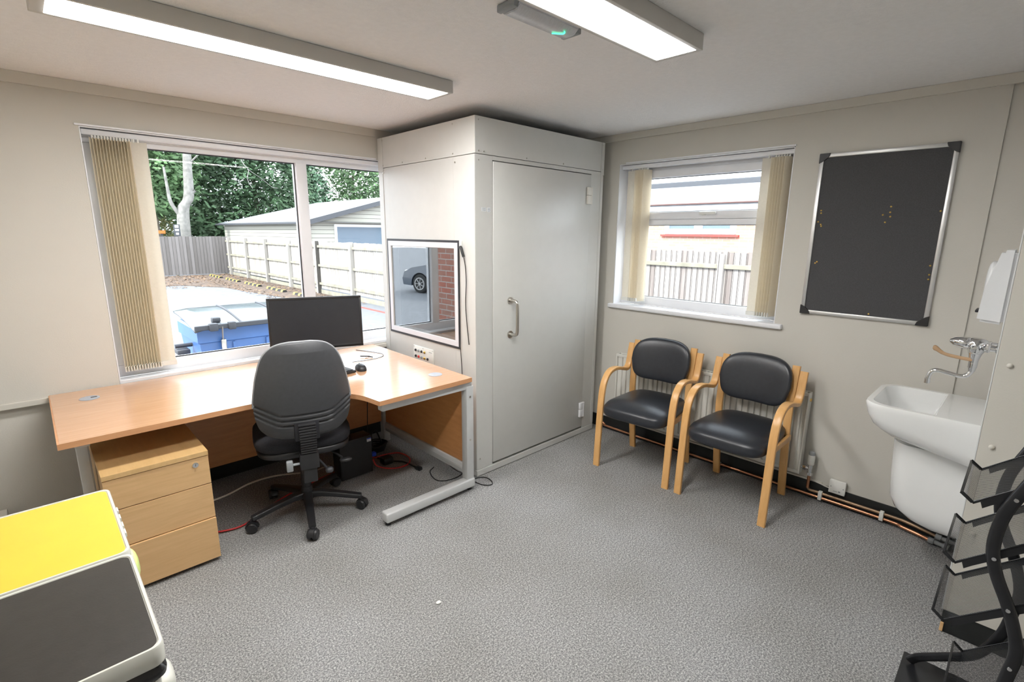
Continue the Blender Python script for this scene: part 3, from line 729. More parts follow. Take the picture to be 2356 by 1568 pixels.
# back: outline half width as function of height
HW = [(0, .30), (.008, .50), (.03, .68), (.07, .82), (.13, .92), (.22, .975), (.32, 1.0), (.42, .99), (.51, .96), (.65, .905), (.79, .82), (.86, .755), (.905, .69), (.95, .59), (.98, .46), (.993, .34), (1, .22)]
def back_hw(tv):
    if .05 < tv < .99:
        d = min(.025, (tv-.03)*.5, (1-tv)*.5)
        return sum(back_raw(tv+d*q) for q in (-1, -.6, -.2, .2, .6, 1))/6
    return back_raw(tv)
def back_raw(tv):
    for (a_, p), (b_, q) in zip(HW, HW[1:]):
        if tv <= b_+1e-9: return .222*(p+(q-p)*(tv-a_)/(b_-a_))
    return .222*.22
Z0, Z1 = .552, 1.035
def back_y(tv):      # curve of the back in side view
    return -.262-.055*tv-.030*math.cos((tv-.35)*3.0)
def back_grid(off, bulge, nx=28, nz=44, grow=0, groove=False, tmin=0.0, tmax=1.0):
    b = NB(); rows = []
    for j in range(nz+1):
        tv = .5-.5*math.cos(PI*j/nz); hw = back_hw(tv)+grow; row = []
        zz = Z0+(Z1-Z0)*tv+grow*(2*tv-1)
        for i in range(nx+1):
            u = math.sin((i/nx-.5)*PI); x = u*max(hw, .002)
            edge = max(0, 1-abs(u)**3.0)*min(1, tv/.10)**.5*min(1, (1-tv)/.10)**.5
            y = back_y(tv)+off-bulge*edge+.055*(x/.22)**2
            if groove:
                for g0 in (.160, .215, .270):
                    gl = g0+(.11*max(0, abs(x)-.115)/.1)
                    dd = (tv-gl)
                    if -.016 < dd < .016: y += .0125*(1-abs(dd)/.016)
            row.append(b.verts.new((x, y, zz)))
        rows.append(row)
    return b, rows
def close_shell(b1, r1, off2, bulge2, grow=0):
    b2, r2 = None, None
    rows = r1; nz = len(rows)-1; nx = len(rows[0])-1; back = []
    for j in range(nz+1):
        tv = .5-.5*math.cos(PI*j/nz); row = []
        for i in range(nx+1):
            v = rows[j][i].co; u = math.sin((i/nx-.5)*PI)
            edge = max(0, 1-abs(u)**3.0)*min(1, tv/.10)**.5*min(1, (1-tv)/.10)**.5
            row.append(b1.verts.new((v.x, back_y(tv)+off2+bulge2*edge+.055*(v.x/.22)**2, v.z)))
        back.append(row)
    for R, fl in ((rows, False), (back, True)):
        for j in range(nz):
            for i in range(nx):
                q = (R[j][i], R[j][i+1], R[j+1][i+1], R[j+1][i]); b1.faces.new(q[::-1] if fl else q)
    for j in range(nz):
        b1.faces.new((rows[j][0], rows[j+1][0], back[j+1][0], back[j][0])); b1.faces.new((rows[j][nx], back[j][nx], back[j+1][nx], rows[j+1][nx]))
    for i in range(nx):
        b1.faces.new((rows[0][i], back[0][i], back[0][i+1], rows[0][i+1])); b1.faces.new((rows[nz][i], rows[nz][i+1], back[nz][i+1], back[nz][i]))
    return b1
b, r = back_grid(0.0, .020, 36, 240, 0, True); close_shell(b, r, .012, 0)
part_label(link('back_shell', b, m_plastic, t, 70), 'charcoal moulded plastic back shell')
b, r = back_grid(.014, 0, 30, 44, -.004); close_shell(b, r, .030, .020); link('back_cushion', b, m_fabric, t, 70)
# lighter piping, kept to the upper rim so its grey carries the highlight
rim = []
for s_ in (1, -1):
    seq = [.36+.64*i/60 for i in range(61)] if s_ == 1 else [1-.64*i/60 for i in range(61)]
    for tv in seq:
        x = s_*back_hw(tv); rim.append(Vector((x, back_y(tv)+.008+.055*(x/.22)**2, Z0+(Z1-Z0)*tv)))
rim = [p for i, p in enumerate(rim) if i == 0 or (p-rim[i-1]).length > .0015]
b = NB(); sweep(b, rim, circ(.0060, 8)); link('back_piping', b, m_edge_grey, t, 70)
# spine: black plate standing in for the shaded cut-out, bellows + bracket
b = NB(); bx(b, -.056, .056, -.322, -.290, .552, .646, .004); part_label(link('spine_shade_plate', b, m_black_trim, t, 40), 'black plate standing in for the shaded recess around the bellows')
b = NB(); zz = [(.0, -.315), ]
for k in range(12):
    f = k/11; z = .634-f*.140; y = -.326-.0+.012*math.sin(f*PI)*-1
    bx(b, -.040+.004*f, .040-.004*f, y-.014, y+.014, z-.0050, z+.0050, .003, 2)
bx(b, -.030, .030, -.326, -.302, .47, .640); link('bellows', b, m_plastic_d, t, 40)
b = NB(); bx(b, -.044, .044, -.338, -.285, .405, .486, .006, 2); bx(b, -.028, .028, -.30, -.12, .375, .405, .005, 2); bx(b, -.032, .032, -.328, -.285, .33, .41, .006, 2)
link('spine_bracket', b, m_plastic_d, t, 40)
b = NB(); tube(b, [(-.045, -.31, .432), (-.075, -.31, .432)], .007, 8); bx(b, -.105, -.075, -.325, -.295, .402, .455, .006, 2); part_label(link('adjuster_knob', b, m_greypl, t, 45), 'grey tilt adjuster knob')
b = NB(); tube(b, [(.05, -.10, .405), (.12, -.14, .400), (.17, -.20, .375)], .006, 8); sellip(b, (.185, -.22, .368), .032, .018, .010, .8, .8, 16, 8); link('lever', b, m_plastic_d, t, 60)
b = NB(); tube(b, [(.04, -.16, .40), (.07, -.22, .37), (.085, -.25, .355)], .006, 8); sellip(b, (.095, -.265, .350), .020, .020, .014, .8, .8, 14, 8); link('lever', b, m_plastic, t, 60)
t.location = OC; t.rotation_euler = (0, 0, math.radians(-16))

# ---------------------------------------------------------------- waiting armchairs
def make_armchair(label):
    t = thing('armchair', label, 'chair', (0, 0, 0), 'waiting armchairs', world=False)
    W2 = .2445
    sec = rrect(.042, .022, .004, 2)
    # local: front is -y, legs at y=-.225 .. .225
    front = [(-.232, 0), (-.222, .20), (-.210, .40), (-.200, .50), (-.178, .575), (-.130, .628), (-.07, .645), (.0, .640), (.07, .622), (.125, .612), (.158, .630), (.176, .672), (.190, .73), (.205, .785)]
    rear = [(.222, 0), (.190, .20), (.168, .38), (.160, .50), (.168, .62), (.188, .73), (.206, .812)]
    for s in (-1, 1):
        b = NB(); sweep(b, smooth_path([(s*W2, y, z) for y, z in front], 5), sec, up=(1, 0, 0)); link('arm_and_front_leg', b, m_bent, t, 50)
        b = NB(); sweep(b, smooth_path([(s*(W2-.0435), y, z) for y, z in rear], 5), sec, up=(1, 0, 0)); link('rear_leg', b, m_bent, t, 50)
        b = NB(); bx(b, s*(W2-.022)-.010, s*(W2-.022)+.010, -.19, .155, .378, .412, .003); link('side_rail', b, m_bent, t, 45)
        b = NB()
        for (y, z) in ((-.17, .395), (.14, .395)): cyl(b, (s*(W2-.035), y, z), (s*(W2-.045), y, z), .010, .010, 10)
        link('bolt', b, m_black_trim, t)
    b = NB(); bx(b, -W2+.066, W2-.066, -.14, -.11, .375, .40, .003); bx(b, -W2+.066, W2-.066, .10, .13, .375, .40, .003); link('cross_rail', b, m_bent, t, 45)
    def sf(p):
        z = p.z+.012*(1-(p.x/.235)**2) if p.z > 0 else p.z
        z += -.16*max(0, -p.y-.13)-.02*p.y*0
        z += .03*(-p.y)*.2
        x = p.x*(1+.06*(-p.y)/.23)
        return Vector((x, p.y, z))
    b = NB(); sellip(b, (0, -.028, .420), .219, .254, .054, .66, .42, 56, 20, sf)
    link('seat', b, m_vinyl, t, 60)
    def bf(p):   # back pad: x width, z height, curved around the sitter, leaning
        zz = p.z; x = p.x*(1-.10*max(0, zz)/.16*0+.0)
        x *= 1-.14*max(0, -zz)/.16
        x *= 1-.10*(max(0, zz)/.16)**2
        y = p.y+.9*x*x*-1+.035*0+zz*.20
        return Vector((x, y, zz+.018*math.cos(x*7)))
    b = NB()
    # superellipsoid built with its poles along y so the outline is the front view
    t2 = NB(); sellip(t2, (0, 0, 0), .205, .142, .034, .60, .50, 56, 20); xform(t2, Matrix.Rotation(math.radians(90), 4, 'X'))
    for v in t2.verts: v.co = bf(v.co)
    xform(t2, Matrix.Translation((0, .172, .690))); merge(b, t2)
    link('backrest', b, m_vinyl, t, 60)
    return t
ac = make_armchair('black vinyl and beech armchair nearer the booth, left of the pair under the small window')
def copy_tree(o, parent=None):
    c = o.copy(); C.objects.link(c)
    if parent is not None: c.parent = parent
    for ch in list(o.children):
        copy_tree(ch, c)
    return c
ac2 = copy_tree(ac); ac2['label'] = 'black vinyl and beech armchair right of the pair, in front of the radiator valve'
# local -y (front) must face world -x : rotation -90 deg about z
ac.location = (-.351, -1.722, 0); ac.rotation_euler = (0, 0, math.radians(-90+6))
ac2.location = (-.320, -2.316, 0); ac2.rotation_euler = (0, 0, math.radians(-90+.6))

# ---------------------------------------------------------------- notice board
NY0, NY1, NZ0, NZ1 = -3.050, -2.465, 1.104, 1.981
t = thing('notice_board', 'dark grey felt notice board with silver frame and black corners on the right wall', 'notice board', (-.01, -2.757, 1.54))
link('felt', bx(NB(), -.010, -.002, NY0+.012, NY1-.012, NZ0+.012, NZ1-.012), m_felt, t)
b = NB(); ring_frame(b, 'x', -.019, -.001, NY0+.002, NY1-.002, NZ0+.002, NZ1-.002, .020, .003); link('frame', b, m_alu, t, 40)
for (y, z, sy, sz) in ((NY0, NZ0, 1, 1), (NY1, NZ0, -1, 1), (NY0, NZ1, 1, -1), (NY1, NZ1, -1, -1)):
    pl = [(y, z)] + [(y+sy*.052, z), (y+sy*.046, z+sz*.018), (y+sy*.030, z+sz*.032), (y+sy*.016, z+sz*.044), (y, z+sz*.052)]
    b = NB(); prism(b, pl, 'x', -.024, -.0012, .002); link('corner', b, m_plastic_d, t, 40)
import_px = None
def on_wall(u, v, xp=0.0):     # one-off conversion of measured board marks (done when laying out): wall point seen at photo pixel
    d = rt_*((u-1178)/1155.076)-up_*((v-784)/1155.076)+f_; c0 = Vector((-3.240, -3.381, 1.545)); k = (xp-c0.x)/d.x; p = c0+d*k; return p.y, p.z
pins = []
for (u, v) in ((1889, 484), (1889, 490), (1882, 510), (1888, 516), (1889, 520), (2050, 475), (2048, 488), (2048, 498), (2031, 494), (2036, 511), (2167, 485), (1879, 602), (1875, 605), (2140, 611), (2141, 632), (2141, 643), (1998, 722)):
    y, z = on_wall(u, v, -.014); pins.append((min(max(y, NY0+.031), NY1-.031), z))
PINL = ['upper of the pair of brass pins highest on the left edge of the notice board', 'lower of the pair of brass pins highest on the left edge of the notice board',
 'single brass pin closest to the left frame, just under the top left pair', 'upper of two touching brass pins below the single pin at the left frame', 'lower of two touching brass pins below the single pin at the left frame',
 'topmost brass pin of the cluster in the middle of the notice board', 'second brass pin down in the right column of the middle cluster', 'third brass pin down in the right column of the middle cluster',
 'brass pin standing left of the column in the middle cluster', 'lowest brass pin of the cluster in the middle of the notice board', 'lone brass pin high beside the right frame of the notice board',
 'right brass pin of the low pair on the left edge of the notice board', 'left brass pin of the low pair on the left edge of the notice board', 'topmost of three brass pins low beside the right frame',
 'middle of three brass pins low beside the right frame', 'bottom one of three brass pins low beside the right frame', 'lone brass pin just above the bottom frame of the notice board']
for y, z in pins:
    o = link('drawing_pin', lathe(NB(), [(.0045, 0), (.0045, .001), (.003, .0025), (0, .003)], (-.0105, y, z), (-1, 0, 0), 12), m_brass, smooth=50)
    tag(o, PINL[pins.index((y, z))], 'drawing pin', 'brass pins on the notice board')

# ---------------------------------------------------------------- radiator
RY0, RY1, RZ0, RZ1 = -2.590, -1.262, .150, .655
t = thing('radiator', 'white ribbed panel radiator under the small window behind the armchairs', 'radiator', (-.05, -1.92, .4))
b = NB(); n = 34; pts = []
x0 = -.074
pitch = (RY1-RY0-.05)/n
prof = [(x0+.006, RY0+.012)]
for k in range(n):
    y = RY0+.025+k*pitch; prof += [(x0+.013, y), (x0+.013, y+pitch*.16), (x0, y+pitch*.26), (x0, y+pitch*.90), (x0+.013, y+pitch)]
prof += [(x0+.013, RY1-.012), (x0+.017, RY1-.012), (x0+.017, RY0+.012)]
cl = []
for p in prof:
    if not cl or (abs(p[0]-cl[-1][0])+abs(p[1]-cl[-1][1])) > 1e-5: cl.append(p)
prism(b, cl, 'z', RZ0+.02, RZ1-.022); link('front_panel', b, m_rad, t)
b = NB(); bx(b, -.076, -.022, RY0, RY0+.010, RZ0, RZ1, .003); bx(b, -.076, -.022, RY1-.010, RY1, RZ0, RZ1, .003)
bx(b, -.074, -.060, RY0+.010, RY1-.010, RZ0, RZ0+.02, .003); link('side_panel', b, m_rad, t, 40)
b = NB(); bx(b, -.076, -.064, RY0+.010, RY1-.010, RZ1-.022, RZ1, .003); bx(b, -.034, -.022, RY0+.010, RY1-.010, RZ1-.022, RZ1, .002)
k = RY0+.02
while k < RY1-.03: bx(b, -.064, -.034, k, k+.012, RZ1-.006, RZ1-.002); k += .024
link('top_grille', b, m_rad, t, 40)
b = NB(); bx(b, -.034, -.022, RY0+.012, RY1-.012, RZ0+.01, RZ1-.03); bx(b, -.0215, -.001, RY0+.15, RY0+.19, RZ0+.05, RZ1-.05); bx(b, -.0215, -.001, RY1-.19, RY1-.15, RZ0+.05, RZ1-.05); link('rear_panel', b, m_rad, t)
b = NB(); cyl(b, (-.050, RY0-.0005, RZ1-.045), (-.050, RY0-.007, RZ1-.045), .009, .009, 10); link('bleed_valve', b, m_brass, t)
b = NB(); vx, vy = -.050, RY0-.048
cyl(b, (vx, RY0, RZ0+.045), (vx, vy, RZ0+.045), .010, .010, 12); cyl(b, (vx, RY0-.010, RZ0+.045), (vx, RY0-.026, RZ0+.045), .015, .015, 6)
cyl(b, (vx, vy, RZ0+.008), (vx, vy, RZ0+.070), .013, .013, 14); cyl(b, (vx, vy, RZ0+.004), (vx, vy, RZ0+.022), .016, .016, 6)
vb = link('valve_body', b, m_chrome, t, 40)
b = lathe(NB(), [(.014, 0), (.018, .004), (.019, .05), (.017, .062), (.012, .064)], (vx, vy, RZ0+.070), (0, 0, 1), 20); th = link('thermostat_head', b, m_clip, t, 40)
b = lathe(NB(), [(.0165, 0), (.0165, .018), (.010, .022), (0, .022)], (vx, vy, RZ0+.132), (0, 0, 1), 20); part_label(link('thermostat_cap', b, m_greypl, th, 40), 'grey cap')
# pipes along the skirting
t = thing('heating_pipe', 'upper tarnished copper pipe running along the black skirting to the radiator valve', 'pipe', (-.03, -2.9, .06), 'heating pipes')
b = NB(); tube(b, [(vx, vy, RZ0+.004), (vx, vy, .075)], .0085, 10, smooth=False); link('riser', b, m_copper, t, 60)
b = NB(); tube(b, [(vx+.004, vy, .078), (vx+.006, vy-.01, .062), (-.034, vy-.05, .058), (-.032, -2.75, .056), (-.031, -3.05, .055), (-.036, -3.12, .053), (-.05, -3.20, .045), (-.056, -3.238, .040)], .0085, 10); link('run', b, m_copper_d, t, 60)
b = NB(); cyl(b, (-.056, -3.238, .040), (-.058, -3.262, .038), .016, .016, 12); cyl(b, (-.058, -3.262, .038), (-.062, -3.322, .035), .011, .013, 12); link('coupling', b, m_greypl, t, 40)
t = thing('heating_pipe', 'lower bright copper pipe running along the black skirting behind the chairs', 'pipe', (-.035, -2.2, .03), 'heating pipes')
b = NB(); tube(b, [(-.040, -1.12, .075), (-.038, -1.16, .045), (-.034, -1.22, .032), (-.032, -1.9, .029), (-.034, -2.6, .029), (-.036, -3.03, .028), (-.050, -3.10, .026), (-.072, -3.19, .022), (-.080, -3.215, .020)], .0085, 10); link('run', b, m_copper, t, 60)
b = NB(); cyl(b, (-.080, -3.215, .020), (-.083, -3.238, .019), .016, .016, 12); cyl(b, (-.083, -3.238, .019), (-.09, -3.275, .018), .011, .010, 12); cyl(b, (-.09, -3.275, .018), (-.095, -3.30, .017), .016, .016, 12); link('coupling', b, m_greypl, t, 40)
for y, both in ((-2.100, 0), (-2.705, 1), (-3.005, 1)):
    b = NB(); bx(b, -.050, -.022, y-.010, y+.010, .018, .070 if both else .042, .003)
    tag(link('pipe_clip', b, m_clip, smooth=40), {-2.1: 'white plastic pipe clip between the two armchairs', -2.705: 'white plastic pipe clip beside the radiator valve', -3.005: 'white plastic pipe clip under the basin end of the pipes'}[y], 'pipe clip', 'pipe clips')
t = thing('socket_box', 'small white wall box with a blank cover plate above the pipes', 'wall box', (-.012, -2.78, .12))
link('back_box', bx(NB(), -.026, -.0085, -2.822, -2.742, .082, .160, .003), m_clip, t, 40)
fp = link('cover_plate', bx(NB(), -.031, -.0262, -2.823, -2.741, .081, .161, .002), m_clip, t, 40)
b = NB(); cyl(b, (-.0312, -2.813, .121), (-.0325, -2.813, .121), .003, .003, 8); cyl(b, (-.0312, -2.751, .121), (-.0325, -2.751, .121), .003, .003, 8)
bx(b, -.0315, -.0311, -2.785, -2.765, .094, .097); bx(b, -.0315, -.0311, -2.80, -2.79, .094, .102)
link('screw', b, m_greypl, fp)
b = NB(); tube(b, [(-.004, -2.60, .112), (-.012, -2.68, .108), (-.012, -2.72, .100), (-.018, -2.742, .100)], .004, 6); bx(b, -.010, -.0005, -2.70, -1.22, .104, .116, .002)
tag(link('wall_trunking', b, m_trim, smooth=40), 'thin cream cable trunking along the top of the skirting', 'trunking')
tag(link('wall_vent_cover', bx(NB(), -.030, -.0085, -3.215, -3.125, .118, .150, .004), m_clip, smooth=40), 'narrow white plastic cover low on the wall under the basin', 'cover')

# ---------------------------------------------------------------- basin
t = thing('wash_basin', 'white ceramic wall basin with a half pedestal on the boxed wall', 'basin', (-.33, -3.33, .8))
bcx, bw, byb, byf, bzt = -.335, .232, -3.331, -2.925, .805
def outline(k, rr=.075, inset=0, y0=byb, n=8):
    x0, x1, y1 = bcx-bw+inset, bcx+bw-inset, byf-inset
    r = max(.004, rr-inset*.4); out = [(x0, y0), (x1, y0)]
    for i in range(n+1): a = math.radians(0+90*i/n); out.append((x1-r+r*math.cos(a), y1-r+r*math.sin(a)))
    for i in range(n+1): a = math.radians(90+90*i/n); out.append((x0+r+r*math.cos(a), y1-r+r*math.sin(a)))
    return out
def loft(b, rings, cap0=True, cap1=True):
    R = [[b.verts.new(p) for p in r] for r in rings]; m = len(R[0])
    for A_, B_ in zip(R, R[1:]):
        for i in range(m): b.faces.new((A_[i], A_[(i+1) % m], B_[(i+1) % m], B_[i]))
    if cap0: b.faces.new(R[0][::-1])
    if cap1: b.faces.new(R[-1])
    return b
def bowl_out(scale, z, sh, back):
    out = []
    for (x, y) in outline(0, .09):
        yy = byb+.0+(y-byb)*scale[1]; xx = bcx+(x-bcx)*scale[0]; out.append((xx, yy, z))
    return out
b = NB(); rings = []
# outer body from underside up to rim, then down into the bowl
def slope(z_front, z_back, sx, sy):
    r = []
    for (x, y) in outline(0, .09):
        f = (y-byb)/(byf-byb); r.append((bcx+(x-bcx)*sx, byb+(y-byb)*sy, z_back+(z_front-z_back)*f))
    return r
rings.append(slope(.650, .600, .50, .66)); rings.append(slope(.668, .603, .78, .82)); rings.append(slope(.705, .615, .92, .92)); rings.append(slope(.748, .665, .975, .972))
rings.append(slope(.782, .76, .996, .994)); rings.append(slope(.798, .798, 1, 1)); rings.append(slope(bzt, bzt, .99, .99))
def inner(z, ins, ybk):
    r = []
    for (x, y) in outline(0, .09, ins):
        y2 = max(y, ybk) if y < byb+.01 else y
        r.append((x, y2, z))
    return r
rings.append(inner(bzt, .026, -3.185)); rings.append(inner(bzt-.012, .032, -3.175)); rings.append(inner(bzt-.06, .045, -3.165)); rings.append(inner(bzt-.115, .075, -3.15)); rings.append(inner(bzt-.130, .120, -3.12))
loft(b, rings); link('bowl', b, m_ceramic, t, 50)
b = NB(); cyl(b, (bcx, -3.03, bzt-.131), (bcx, -3.03, bzt-.126), .022, .022, 20); link('drain', b, m_chrome, t, 40)
# half pedestal: rounded cover below the bowl
rings = []
for (z, xs, yf) in ((.615, .125, -3.040), (.45, .128, -3.050), (.34, .128, -3.060), (.29, .124, -3.082), (.255, .112, -3.125), (.235, .095, -3.18), (.222, .070, -3.25)):
    r = [(bcx-xs, byb, z-.0), (bcx+xs, byb, z)]
    rr = min(.09, xs*.8)
    for i in range(9): a = math.radians(90*i/8); r.append((bcx+xs-rr+rr*math.cos(a), yf-rr*.9+rr*.9*math.sin(a), z))
    for i in range(9): a = math.radians(90+90*i/8); r.append((bcx-xs+rr+rr*math.cos(a), yf-rr*.9+rr*.9*math.sin(a), z))
    rings.append(r)
b = NB(); loft(b, rings); link('half_pedestal', b, m_ceramic, t, 60)
# ---------------------------------------------------------------- tap
t = thing('wall_tap', 'chrome wall mixer tap with a tan lever and long swivel spout over the basin', 'tap', (-.33, -3.331, 1.09))
tx = -.33
b = NB()
lathe(b, [(.032, 0), (.030, .004), (.018, .010), (.015, .012)], (tx-.035, -3.3305, 1.088), (0, 1, 0), 24); lathe(b, [(.032, 0), (.030, .004), (.018, .010), (.015, .012)], (tx+.045, -3.3305, 1.088), (0, 1, 0), 24)
cyl(b, (tx-.035, -3.32, 1.088), (tx-.030, -3.286, 1.088), .014, .016, 16); cyl(b, (tx+.045, -3.32, 1.088), (tx+.040, -3.286, 1.088), .014, .016, 16)
bx(b, tx-.050, tx-.012, -3.302, -3.288, 1.070, 1.106, .004); bx(b, tx+.022, tx+.058, -3.302, -3.288, 1.070, 1.106, .004)
link('wall_mount', b, m_chrome, t, 40)
b = lathe(NB(), [(.012, 0), (.024, .010), (.028, .030), (.028, .058), (.025, .062), (.027, .066), (.026, .085), (.019, .112), (.008, .128), (0, .131)], (tx, -3.296, 1.092), (0, 1, .03), 28)
sellip(b, (tx, -3.258, 1.080), .034, .030, .036, .9, .9, 24, 14)
lathe(b, [(.028, 0), (.020, .03), (.0165, .045), (.0165, .060)], (tx, -3.256, 1.068), (0, 0, -1), 24)
link('mixer_body', b, m_chrome, t, 50)
b = lathe(NB(), [(.016, 0), (.018, .012), (.014, .022), (0, .026)], (tx-.030, -3.255, 1.078), (-1, 0, -.15), 20); link('control_knob', b, m_chrome, t, 50)
b = NB(); tube(b, [(tx, -3.256, 1.008), (tx, -3.256, .975), (tx, -3.244, .952), (tx, -3.220, .945), (tx, -3.17, .953), (tx, -3.145, .955), (tx, -3.125, .945), (tx, -3.117, .92), (tx, -3.116, .895)], .0095, 14, 8)
cyl(b, (tx, -3.256, 1.012), (tx, -3.256, .99), .0165, .0155, 18); cyl(b, (tx, -3.256, .99), (tx, -3.256, .972), .014, .0115, 18); cyl(b, (tx, -3.116, .912), (tx, -3.116, .890), .0115, .0115, 16)
link('spout', b, m_chrome, t, 50)
b = NB(); path = smooth_path([(tx-.012, -3.252, 1.025), (tx-.014, -3.215, 1.028), (tx-.016, -3.17, 1.034), (tx-.018, -3.148, 1.043), (tx-.018, -3.130, 1.056), (tx-.018, -3.116, 1.060)], 6)
rings = []
for i, p in enumerate(path):
    f = i/(len(path)-1); w = .006+.005*max(0, (f-.55)/.45); h_ = .0075+.0050*math.sin(min(1, max(0, (f-.5)/.4))*PI/2)
    if f > .9: h_ *= 1-((f-.9)/.1)**2*.5
    rings.append([(p.x+u*w, p.y, p.z+v*h_) for u, v in circ(1, 10)])
loft(b, rings); part_label(link('lever', b, m_tan, t, 60), 'tan plastic coated elbow lever')
# ---------------------------------------------------------------- dispenser
t = thing('soap_dispenser', 'white plastic hand wash dispenser on the boxed wall above the tap', 'dispenser', (-.62, -3.331, 1.36))
b = NB(); prism(b, [(-3.3310, 1.232), (-3.256, 1.238), (-3.262, 1.36), (-3.290, 1.500), (-3.331, 1.500)], 'x', -.715, -.47, .010); link('casing', b, m_disp, t, 45)
b = NB(); sellip(b, (-.59, -3.272, 1.372), .075, .017, .085, .7, .7, 28, 16); link('window_bulge', b, m_disp, t, 60)
b = NB(); bx(b, -.63, -.55, -3.256, -3.244, 1.262, 1.272, .003); link('push_slot', b, m_black_trim, t, 40)

# ---------------------------------------------------------------- literature rack
t = thing('literature_rack', 'black metal floor rack with tilted mesh trays and curved tube sides', 'rack', (-1.33, -3.42, 0))
side_yz = [(-3.60, 1.12), (-3.52, 1.03), (-3.470, .965), (-3.447, .91), (-3.424, .832), (-3.419, .740), (-3.436, .668), (-3.474, .580), (-3.503, .480), (-3.500, .400), (-3.485, .300), (-3.44, .20), (-3.37, .125), (-3.310, .060), (-3.285, .014)]
RXf, RXn = -1.165, -1.490
for x in (RXf, RXn):
    ox = -1 if x == RXn else 1
    path = [(x+ox*.085*max(0, (.2-z)/.19)**1.2, y, z) for y, z in side_yz]
    b = NB(); sweep(b, smooth_path(path, 6), rrect(.016, .029, .0075, 3), up=(1, 0, 0)); st = link('side_tube', b, m_rackm, t, 50)
    b = NB()
    for (y, z) in ((-3.425, .712), (-3.472, .582), (-3.440, .888), (-3.500, .420)):
        sx = x+ox*.008
        cyl(b, (sx, y, z), (sx+ox*.002, y, z), .0055, .005, 10)
    link('rivet', b, m_chrome, st, 40)
b = NB(); bx(b, RXn-.03, -1.035, -3.45, -3.262, .001, .007, .002); link('base_plate', b, m_rackm, t, 40)
def tray(z, ylip, slope, depth=.21):
    """steep tilted tray: low front fold at +y with an upturned lip, rising towards -y"""
    x0, x1 = RXn+.020, RXf-.020
    yb = ylip-depth; zb = z+slope*depth; ly, lz = ylip+.027, z+.022
    b = NB()
    def quad(p): b.faces.new([b.verts.new(q) for q in p])
    quad([(x0, ylip, z), (x1, ylip, z), (x1, yb, zb), (x0, yb, zb)])
    quad([(x0, ylip, z), (x1, ylip, z), (x1, ly, lz), (x0, ly, lz)])
    ms = link('tray_mesh', b, m_meshm, t); mod = ms.modifiers.new('s', 'SOLIDIFY'); mod.thickness = .0010
    b = NB()
    bx(b, x0, x1, ly-.004, ly+.002, lz-.006, lz+.001, .001)
    for x in (x0, x1):
        sweep(b, [Vector((x, ly, lz)), Vector((x, ylip+.0005, z+.0005))], rrect(.003, .009, .001, 1), up=(1, 0, 0)); sweep(b, [Vector((x, ylip+.001, z-.001)), Vector((x, yb, zb))], rrect(.003, .007, .001, 1), up=(1, 0, 0))
    link('tray_rim', b, m_rackm, ms, 40)
    b = NB()
    for x in (x0-.003, x1+.003):
        f = lambda y: z+slope*(ylip-y)-.0015
        y1, y2, y3 = ylip-.014, ylip-.036, yb
        prism(b, [(y1, f(y1)), (y1-.006, f(y1)-.018), (y2, f(y2)-.022), (y3, f(y3)-.024), (y3, f(y3))], 'x', x-.0015, x+.0015)
    link('tray_arm', b, m_rackm, t)
tray(.839, -3.362, .88); tray(.650, -3.352, .95); tray(.463, -3.354, .95); tray(.207, -3.412, 1.05, .18)

# ---------------------------------------------------------------- pedal bins (lower left)
def pedal_bin(x0, x1, y0, y1, h, lidm, bagm, label, grp):
    t = thing('waste_bin', label, 'bin', ((x0+x1)/2, (y0+y1)/2, 0), grp)
    def rr(ins, z, r=.022, n=5):
        out = []
        for cx, cy, a0 in ((x1-ins-r, y1-ins-r, 0), (x0+ins+r, y1-ins-r, 90), (x0+ins+r, y0+ins+r, 180), (x1-ins-r, y0+ins+r, 270)):
            for i in range(n+1): a = math.radians(a0+90*i/n); out.append((cx+r*math.cos(a), cy+r*math.sin(a), z))
        return out
    b = NB(); loft(b, [rr(.030, .03), rr(.026, .04), rr(.012, h-.095), rr(.010, h-.085)]); link('body', b, m_bin, t, 40)
    b = NB(); loft(b, [rr(.016, h-.084), rr(.002, h-.075), rr(.000, h-.062), rr(.008, h-.050), rr(.010, h-.046)]); link('bag', b, bagm, t, 50)
    b = NB(); loft(b, [rr(.002, h-.045), rr(.0, h-.042), rr(.0, h-.004), rr(.002, h), rr(.007, h), rr(.009, h-.003)]); lid = link('lid', b, m_bin, t, 40)
    b = NB(); loft(b, [rr(.0095, h-.0032), rr(.010, h-.0015)]); link('lid_panel', b, lidm, lid, 40)
    b = NB(); bx(b, x1-.02, x1+.015, (y0+y1)/2-.06, (y0+y1)/2+.06, .02, .035, .004); link('pedal', b, m_bin, t, 40)
    return t
tb = pedal_bin(-3.640, -3.136, -1.806, -1.340, .700, m_yellow, m_bagy, 'waste bin with a bright yellow lid, lower left beside the drawer unit', 'pedal waste bins')
b = NB(); sellip(b, (-3.142, -1.755, .630), .022, .055, .040, .8, .8, 18, 12); fr = link('bag_bulge', b, m_bagy, tb, 60); part_label(fr, 'lime green bag showing below the lid')
b = NB()
for y in (-1.50, -1.555, -1.61, -1.66): bx(b, -3.1355, -3.131, y-.016, y+.016, .676, .690, .002)
link('lid_rib', b, m_bin, tb, 40)
tb2 = pedal_bin(-3.640, -3.136, -2.240, -1.812, .700, m_lidblack, m_bag, 'waste bin with a scuffed black lid in the lower left corner', 'pedal waste bins')
b = NB(); sellip(b, (-3.15, -2.16, .56), .030, .05, .030, .7, .7, 18, 12); link('bag_knot_cover', b, m_bin, tb2, 60)
# low boxed pipe cover by the far left of the window wall
tag(link('pipe_cover_box', bx(NB(), -3.94, -3.462, -.10, -.016, .002, .185, .004), m_trim, smooth=40), 'low cream boxed pipe cover against the left end of the window wall', 'pipe cover')

